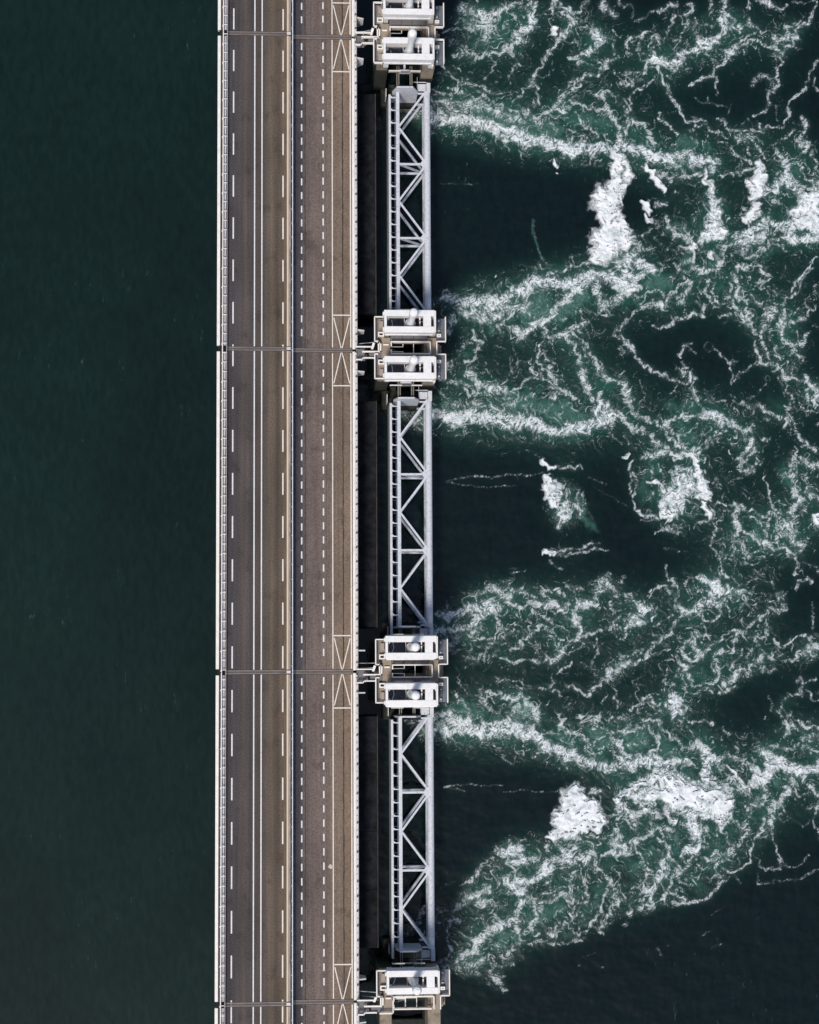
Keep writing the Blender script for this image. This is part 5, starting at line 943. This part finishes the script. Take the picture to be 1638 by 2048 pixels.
# the last pier has no lower frame: its open end has a plain walkway instead
def lp(name, mb, m): return mb.build(name, m, piers[3], org=PO)
lp('railing', rail_run(MB(), [(x(784.5), CY(1354)), (x(858), CY(1354))], r=.075), M_RAIL)
lp('railing', rail_run(MB(), [(x(757), CY(1362)), (x(783), CY(1362)), (x(783), CY(1338))]), M_RAIL)
lp('well_beam', MB().box(x(807), x(809), CY(1352), CY(1333), -.4, -.2), M_RAIL)
lp('well_beam', MB().box(x(784), x(830), CY(1336), CY(1333.5), -.6, -.3), M_GALV)

# ------------------------------------------------------------------ hoist frames with their hydraulic cylinders
FT = 4.0                                    # top of the frame
fy0, fy1 = CY(1271.5, FT), CY(1318, FT)     # upper frame outer limits
fyc = (fy0 + fy1) / 2
FX = CX(823, 1.0)
FO = (FX, fyc, 0.0)
frame = thing('hoist_frame', 'white hoist frame on the upper side of the pier straight below the drone', 'hoist', (FX, J[2] + fyc, 0.0), 'white hoist frames on the piers')
def fp(name, mb, m, parent=None, **k): return mb.build(name, m, parent or frame, org=FO, **k)
xa, xb = CX(770.8, FT), CX(873.6, FT)
bw = abs(CY(1284, FT) - CY(1271.5, FT))
fp('box_beam', MB().box(xa, xb, fy0 - bw, fy0, FT - 1.9, FT), M_PAINT, bevel=.05)
fp('box_beam', MB().box(xa, xb, fy1, fy1 + bw + .02, FT - 1.9, FT), M_PAINT, bevel=.05)
for s, y in ((1, fy0), (-1, fy1)):
    fp('lip', MB().box(xa + .2, xb - .2, y, y + s * .12, FT - 1.95, FT - 1.5), M_PAINT, bevel=.02)
iy0, iy1 = fy0 - bw, fy1 + bw
fp('end_beam', MB().box(xa + .03, CX(776.2, FT), iy0 - .003, iy1 + .003, FT - 1.6, FT - .02), M_PAINT, bevel=.03)
fp('end_beam', MB().box(CX(872.2, FT), CX(876.2, FT), fy0 - .1, fy1 + .1, FT - 2.6, FT - .05), M_PAINT, bevel=.03)
fp('end_lug', MB().box(CX(768.3, FT), xa - .003, fy0 - .25, fy0 - .75, FT - 1.4, FT - .1), M_PAINT, bevel=.03)
fp('end_lug', MB().box(CX(768.3, FT), xa - .003, fy1 + .25, fy1 + .75, FT - 1.4, FT - .1), M_PAINT, bevel=.03)
fp('cover_plate', MB().box(CX(850.2, FT), CX(866.2, FT), iy0 - .004, iy1 + .004, FT - .5, FT - .03), M_PAINT, bevel=.03)
for u in (776, 868):
    for y in (fy0 - .5, fy1 + .5):
        fp('leg', MB().box(CX(u) - .35, CX(u) + .35, y - .3, y + .3, -.5, FT - 1.9), M_PAINT)
zf_ = .45
fp('floor_plate', MB().box(CX(776.5, zf_), CX(811.5, zf_), iy0 + .3, iy1 - .3, zf_ - .2, zf_), mat('navy_floor', (.038,.040,.055), .45, .35, 1.5, dark=(.16,.16,.18), dark_amt=.5, dark_scale=1.2))
fp('floor_plate', MB().box(CX(812.2, zf_), CX(850, zf_), iy0 + .3, iy1 - .3, zf_ - .2, zf_ - .02), M_DARKFLOOR)
fp('floor_plate', MB().box(CX(866, zf_), CX(873, zf_), iy0 + .3, iy1 - .3, zf_ - .2, zf_), M_DARKFLOOR)
fp('cross_bar', MB().box(CX(811.3, 2), CX(812.3, 2), iy0, iy1, 1.9, 2.05), M_GALV)
fp('cross_bar', MB().box(CX(842, 2.6), CX(844.4, 2.6), iy0 + .01, iy0 - .35, 2.2, 2.7), M_PAINT)
fp('cross_bar', MB().box(CX(842, 2.6), CX(844.4, 2.6), iy1 + .95, iy1 - .01, 2.2, 2.7), M_PAINT)
fp('rung', MB().box(CX(843.5, 2.2), CX(849.8, 2.2), fyc + .2, fyc + .32, 2.0, 2.15), M_POST)
fp('pipe', MB().tube((CX(786, 1), iy0, .9), (CX(788, 1), fyc, .9), .05).tube((CX(788, 1), fyc, .9), (CX(784, 1), iy1, .9), .05), M_GALV)
for u in (778.2, 871.3):
    for y in (iy0 - .12, iy1 + .12): fp('bolt_plate', MB().box(CX(u, 3) - .09, CX(u, 3) + .09, y - .09, y + .09, 2.6, 3.2), M_PAINT)
cyl = fp('hydraulic_cylinder', MB().lathe(FX, fyc, [(.2,.70),(1.2,.70),(1.9,.70),(2.5,.66),(3.2,.58),(4.0,.50),(5.0,.46),(9.3,.45)]), M_CYL, smooth=True)
fp('cylinder_head', MB().lathe(FX, fyc, [(9.25,.46),(9.35,.60),(9.9,.63),(10.6,.62),(10.9,.55),(11.05,.38)]), M_CYL, cyl, smooth=True)
fp('cylinder_flange', MB().lathe(FX, fyc, [(1.95,.74),(2.15,.74)]), M_PAINT, cyl)
fp('cylinder_cap', MB().lathe(FX - .03, fyc + .02, [(11.05,.22),(11.2,.20)], 16), M_CYL, cyl)
FL = {(0, 1): 'white hoist frame cut by the top edge of the photo', (0, -1): 'white hoist frame on the lower side of the topmost pier near the top edge',
      (1, 1): 'white hoist frame on the upper side of the second pier from the top', (1, -1): 'white hoist frame on the lower side of the second pier from the top',
      (2, -1): 'white hoist frame on the lower side of the pier straight below the drone', (3, 1): 'white hoist frame alone on the pier at the bottom edge, cylinder leaning down'}
for (k, s), lab in FL.items():
    c = copy_tree(frame, (FX, J[k] + (fyc if s > 0 else mir(fyc)), 0.0), lab)

# ------------------------------------------------------------------ footbridges from the road to the piers
fb = thing('footbridge', 'short railed footbridge to the pier straight below the drone', 'footbridge', (CX(735), J[2] + CY(1352), -1.0), 'footbridges between road and piers')
BO2 = (CX(735), CY(1352), -1.0)
def bp(name, mb, m, **k): return mb.build(name, m, fb, org=BO2, **k)
xe = xP2 + .01
bp('landing', MB().box(xe - .25, CX(732, -.9), CY(1340.3, -.9), CY(1364.2, -.9), -1.25, -.9), M_GRATE, bevel=.02)
bp('landing', MB().box(CX(732.3, -.9), CX(736, -.9), CY(1351, -.9), CY(1360.5, -.9), -1.25, -.91), M_GRATE)
for q, (u0, u1) in enumerate(((736.1, 738), (738.1, 740))):
    bp('step', MB().box(CX(u0), CX(u1) - .06, CY(1351), CY(1360.5), -.8 + q * .3, -.62 + q * .3), M_DARKFLOOR)
bp('deck', MB().box(CX(740.3), CX(764.8), CY(1351), CY(1361), -.3, -.01), M_GRATE, bevel=.02)
mb = MB()
for q in range(5): mb.box(CX(732.5 + q * 2.6), CX(734.6 + q * 2.6), CY(1340.5), CY(1346.3), -1.2 - q * .35, -1.1 - q * .35)
bp('stair_tread', mb, M_DARKFLOOR)
bp('landing', MB().box(CX(747, -3), CX(758, -3), CY(1331, -3), CY(1347, -3), -3.2, -3.0), M_DARKFLOOR)
bp('railing', rail_run(MB(), [(CX(714.5), CY(1365.2)), (CX(725), CY(1365.2)), (CX(728.5), CY(1361.6)), (CX(750.5), CY(1361.6))], z=-.6, r=.08), M_RAIL)
bp('railing', rail_run(MB(), [(CX(727.5), CY(1349)), (CX(763), CY(1349)), (CX(763.4), CY(1331)), (CX(759.2), CY(1331)), (CX(759.2), CY(1346.5))], z=-.6, r=.10), M_RAIL)
bp('railing', rail_run(MB(), [(CX(713.5), CY(1338.2)), (CX(748), CY(1338.2))], z=-.9, r=.085), M_RAIL)
bp('stair_rail', MB().beam((CX(717, -2), CY(1326, -2), -2.6), (CX(751, -2), CY(1326, -2), -1.2), .09, .09).beam((CX(722, -2), CY(1335, -2), -2.6), (CX(746, -2), CY(1335, -2), -1.2), .07, .07), M_RAIL)
bp('swing_gate', MB().beam((CX(746.0, -.2), CY(1342.5, -.2), -.3), (CX(749.6, -.2), CY(1331, -.2), .5), .34, .10), M_PAINT, bevel=.02)
bp('post_box', MB().box(CX(712.2, -.6), CX(714.7, -.6), CY(1349.4, -.6), CY(1352.8, -.6), -1.05, -.3), M_RAIL, bevel=.03)
for k, lab in ((0, 'short railed footbridge to the topmost pier near the top edge'), (1, 'short railed footbridge to the second pier from the top'), (3, 'short railed footbridge to the pier at the bottom edge')):
    copy_tree(fb, (CX(735), J[k] + CY(1352), -1.0), lab)

# ------------------------------------------------------------------ steel lift gates, measured on the middle one
GZ1, GZ2 = -6.0, -11.2                      # upper and lower truss
def G(u, v, z=GZ1):
    px, py = at(u, v, z); return px, py + 45.0
def gxu(u, z=GZ1): return at(u, 1020, z)[0]
def gyv(v, z=GZ1): return at(820, v, z)[1] + 45.0
g0, g1 = gyv(797.5), gyv(1253.0)
dn = (g0 - g1) / 6
GC = (gxu(820), (g0 + g1) / 2, -9.0)
gate = thing('lift_gate', 'pale steel lift gate with truss bracing spanning between the second and third piers', 'flood gate', (GC[0], J[1] + GC[1], GC[2]), 'steel lift gates between the piers')
def gp(name, mb, m, **k): return mb.build(name, m, gate, org=GC, **k)
xc0, xc1 = gxu(795.2), gxu(802.2)           # left chord
xr0, xr1 = gxu(851.6), gxu(865)             # right chord
xk0, xk1 = gxu(780.3), gxu(784.8)           # skin rail
e0, e1 = gyv(803) , gyv(1253.5)
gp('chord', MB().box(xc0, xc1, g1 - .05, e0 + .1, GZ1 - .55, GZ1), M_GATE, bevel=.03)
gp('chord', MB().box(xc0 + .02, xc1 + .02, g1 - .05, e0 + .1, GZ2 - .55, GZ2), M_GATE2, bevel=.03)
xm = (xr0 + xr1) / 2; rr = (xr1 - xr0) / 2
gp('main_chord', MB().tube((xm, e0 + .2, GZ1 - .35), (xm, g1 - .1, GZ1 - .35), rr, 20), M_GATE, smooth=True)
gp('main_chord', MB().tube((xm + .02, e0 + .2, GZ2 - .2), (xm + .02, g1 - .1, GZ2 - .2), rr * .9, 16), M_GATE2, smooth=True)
for y0_, y1_ in ((e0 + 1.55, e0 + .1), (g1, g1 - 1.75)):
    gp('end_block', MB().box(gxu(857.3), xr1 + .02, y1_, y0_, GZ1 - .8, GZ1 + .05), M_GATE, bevel=.03)
# skin plate on the left with stiffeners
sk0, sk1 = gyv(806), gyv(1272)
gp('skin_plate', MB().box(xk0, xk0 + .06, sk1, sk0, -12.6, GZ1 - .1), M_GATE2)
gp('skin_rail', MB().box(xk0 - .02, xk1, sk1, sk0, GZ1 - .3, GZ1), M_GATE, bevel=.03)
sy = gyv(812.5) ; k = 0
stm = MB().prism([(xk1, .28), (xk1 + .24, .09), (xk1 + .42, .07), (xc0, .07), (xc0, -.07), (xk1, -.07)], 'z', GZ1 - .22, GZ1 - .04).mesh('stiffener', M_GATE, (GC[0], 0, GC[2]))
stl = MB().box(xk0 + .07, xc0 + .1, -.05, .05, GZ2 - .3, GZ2 - .1).mesh('stiffener', M_GATE2, (GC[0], 0, GC[2]))
while sy > g1:
    put('stiffener', stm, gate, (0, sy - GC[1], 0)); put('stiffener', stl, gate, (0, sy - GC[1], 0)); sy -= 1.863
# zigzag bracing in two levels
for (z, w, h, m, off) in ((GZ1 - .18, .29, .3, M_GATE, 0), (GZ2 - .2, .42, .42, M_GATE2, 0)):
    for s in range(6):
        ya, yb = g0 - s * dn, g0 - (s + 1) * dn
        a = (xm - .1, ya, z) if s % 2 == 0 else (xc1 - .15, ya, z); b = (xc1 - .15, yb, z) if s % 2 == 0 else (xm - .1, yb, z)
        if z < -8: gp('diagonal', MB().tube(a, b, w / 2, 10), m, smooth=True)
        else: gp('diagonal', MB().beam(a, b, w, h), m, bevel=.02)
    for s in (2, 4):
        ya = g0 - s * dn
        if z < -8: gp('strut', MB().tube((xc1 - .05, ya, z), (xm - .2, ya, z), w / 2, 10), m, smooth=True)
        else: gp('strut', MB().beam((xc1 - .02, ya, z + .01), (xm - .2, ya, z + .01), .31, .28), m, bevel=.02)
for s in (2, 4):
    ya = g0 - s * dn
    gp('sway_brace', MB().beam((xc1 - .1, ya, GZ1 - .25), (xm - .3, ya, GZ2), .26, .24), M_GATE2)
    gp('gusset', MB().prism([(xm - .55, ya + .75), (xm + .08, ya + .75), (xm + .08, ya - .75), (xm - .55, ya - .75), (xm - .95, ya - .15), (xm - .95, ya + .15)], 'z', GZ1 + .03, GZ1 + .06), M_GATE)
for s in range(0, 7):
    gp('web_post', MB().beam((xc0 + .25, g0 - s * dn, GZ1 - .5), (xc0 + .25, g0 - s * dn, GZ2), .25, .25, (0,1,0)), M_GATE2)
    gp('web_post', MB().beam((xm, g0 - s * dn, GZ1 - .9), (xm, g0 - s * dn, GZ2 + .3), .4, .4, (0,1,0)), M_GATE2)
# end diaphragms: vertical plates with cut corners, and the guide arms reaching into the pier
for yE, sgn in ((gyv(795.6, -3.7), 1), (gyv(1253.3, -3.7), -1)):
    poly = [(gxu(788, -6), -6.1), (gxu(797, -4), -3.7), (gxu(830, -4), -3.7), (gxu(840, -6), -6.1), (gxu(840, -6), -13.4), (gxu(788, -6), -13.4)]
    gp('end_plate', MB().prism(poly, 'y', yE - .12, yE + .12), M_GATE, bevel=.02)
    gp('end_tie', MB().box(gxu(840), xr0 + .4, yE - sgn * .35, yE - sgn * .15, GZ1 - .35, GZ1), M_GATE)
    gp('end_tie', MB().box(gxu(838), xr0 + .4, yE - sgn * .9, yE - sgn * .6, GZ2 + 1.0, GZ2 + 1.3), M_GATE2)
    for u in (797.4, 801.3, 824.4, 828.0):
        gp('guide_arm', MB().box(gxu(u, -4.5) - .07, gxu(u, -4.5) + .07, yE + sgn * .13, yE + sgn * 3.3, -5.0, -4.5), mat('arm_steel', (.20,.185,.15), .8, .3, 2.5) if u == 797.4 and sgn > 0 else bpy.data.materials['arm_steel'])
    gp('crosshead', MB().box(gxu(802.6, -4), gxu(823.6, -4), yE + sgn * 2.15, yE + sgn * 2.65, -4.6, -4.0), M_GATE, bevel=.03)
    gp('lug', MB().box(gxu(811, -3.5), gxu(815, -3.5), yE + sgn * 2.66, yE + sgn * 3.2, -4.4, -3.4), M_PAINT, bevel=.03)
    gp('side_panel', MB().box(gxu(839.5), gxu(856.5), yE + sgn * .2, yE + sgn * 1.25, GZ1 - .5, GZ1 - .42), M_GATE)
    gp('edge_bar', MB().box(gxu(829), gxu(857), yE + sgn * 1.38, yE + sgn * 1.48, GZ1 - .25, GZ1 - .1), M_GATE)
    gp('edge_bar', MB().box(gxu(838.5), gxu(839.3), yE + sgn * .15, yE + sgn * 2.2, GZ1 - .35, GZ1 - .2), M_GATE2)
    gp('wall_panel', MB().box(gxu(785), gxu(796), yE + sgn * .5, yE + sgn * 2.6, -12.6, -11.4), M_ALGAE)
copy_tree(gate, (GC[0], J[0] + GC[1], GC[2]), 'pale steel lift gate with truss bracing spanning between the topmost and second piers')
copy_tree(gate, (GC[0], J[2] + GC[1], GC[2]), 'pale steel lift gate with truss bracing spanning between the third pier and the bottom one')

# ------------------------------------------------------------------ concrete beams between road and gates, the bridge's shade put into their dark tone
bx0, bx1 = X(672, -7.5), X(751, -7.5)
for k, lab in ((0, 'wet concrete beam, coloured dark as in shade, low between the road and the uppermost gate'), (1, 'wet concrete beam, coloured dark as in shade, low between the road and the middle gate'), (2, 'wet concrete beam, coloured dark as in shade, low between the road and the lowest gate')):
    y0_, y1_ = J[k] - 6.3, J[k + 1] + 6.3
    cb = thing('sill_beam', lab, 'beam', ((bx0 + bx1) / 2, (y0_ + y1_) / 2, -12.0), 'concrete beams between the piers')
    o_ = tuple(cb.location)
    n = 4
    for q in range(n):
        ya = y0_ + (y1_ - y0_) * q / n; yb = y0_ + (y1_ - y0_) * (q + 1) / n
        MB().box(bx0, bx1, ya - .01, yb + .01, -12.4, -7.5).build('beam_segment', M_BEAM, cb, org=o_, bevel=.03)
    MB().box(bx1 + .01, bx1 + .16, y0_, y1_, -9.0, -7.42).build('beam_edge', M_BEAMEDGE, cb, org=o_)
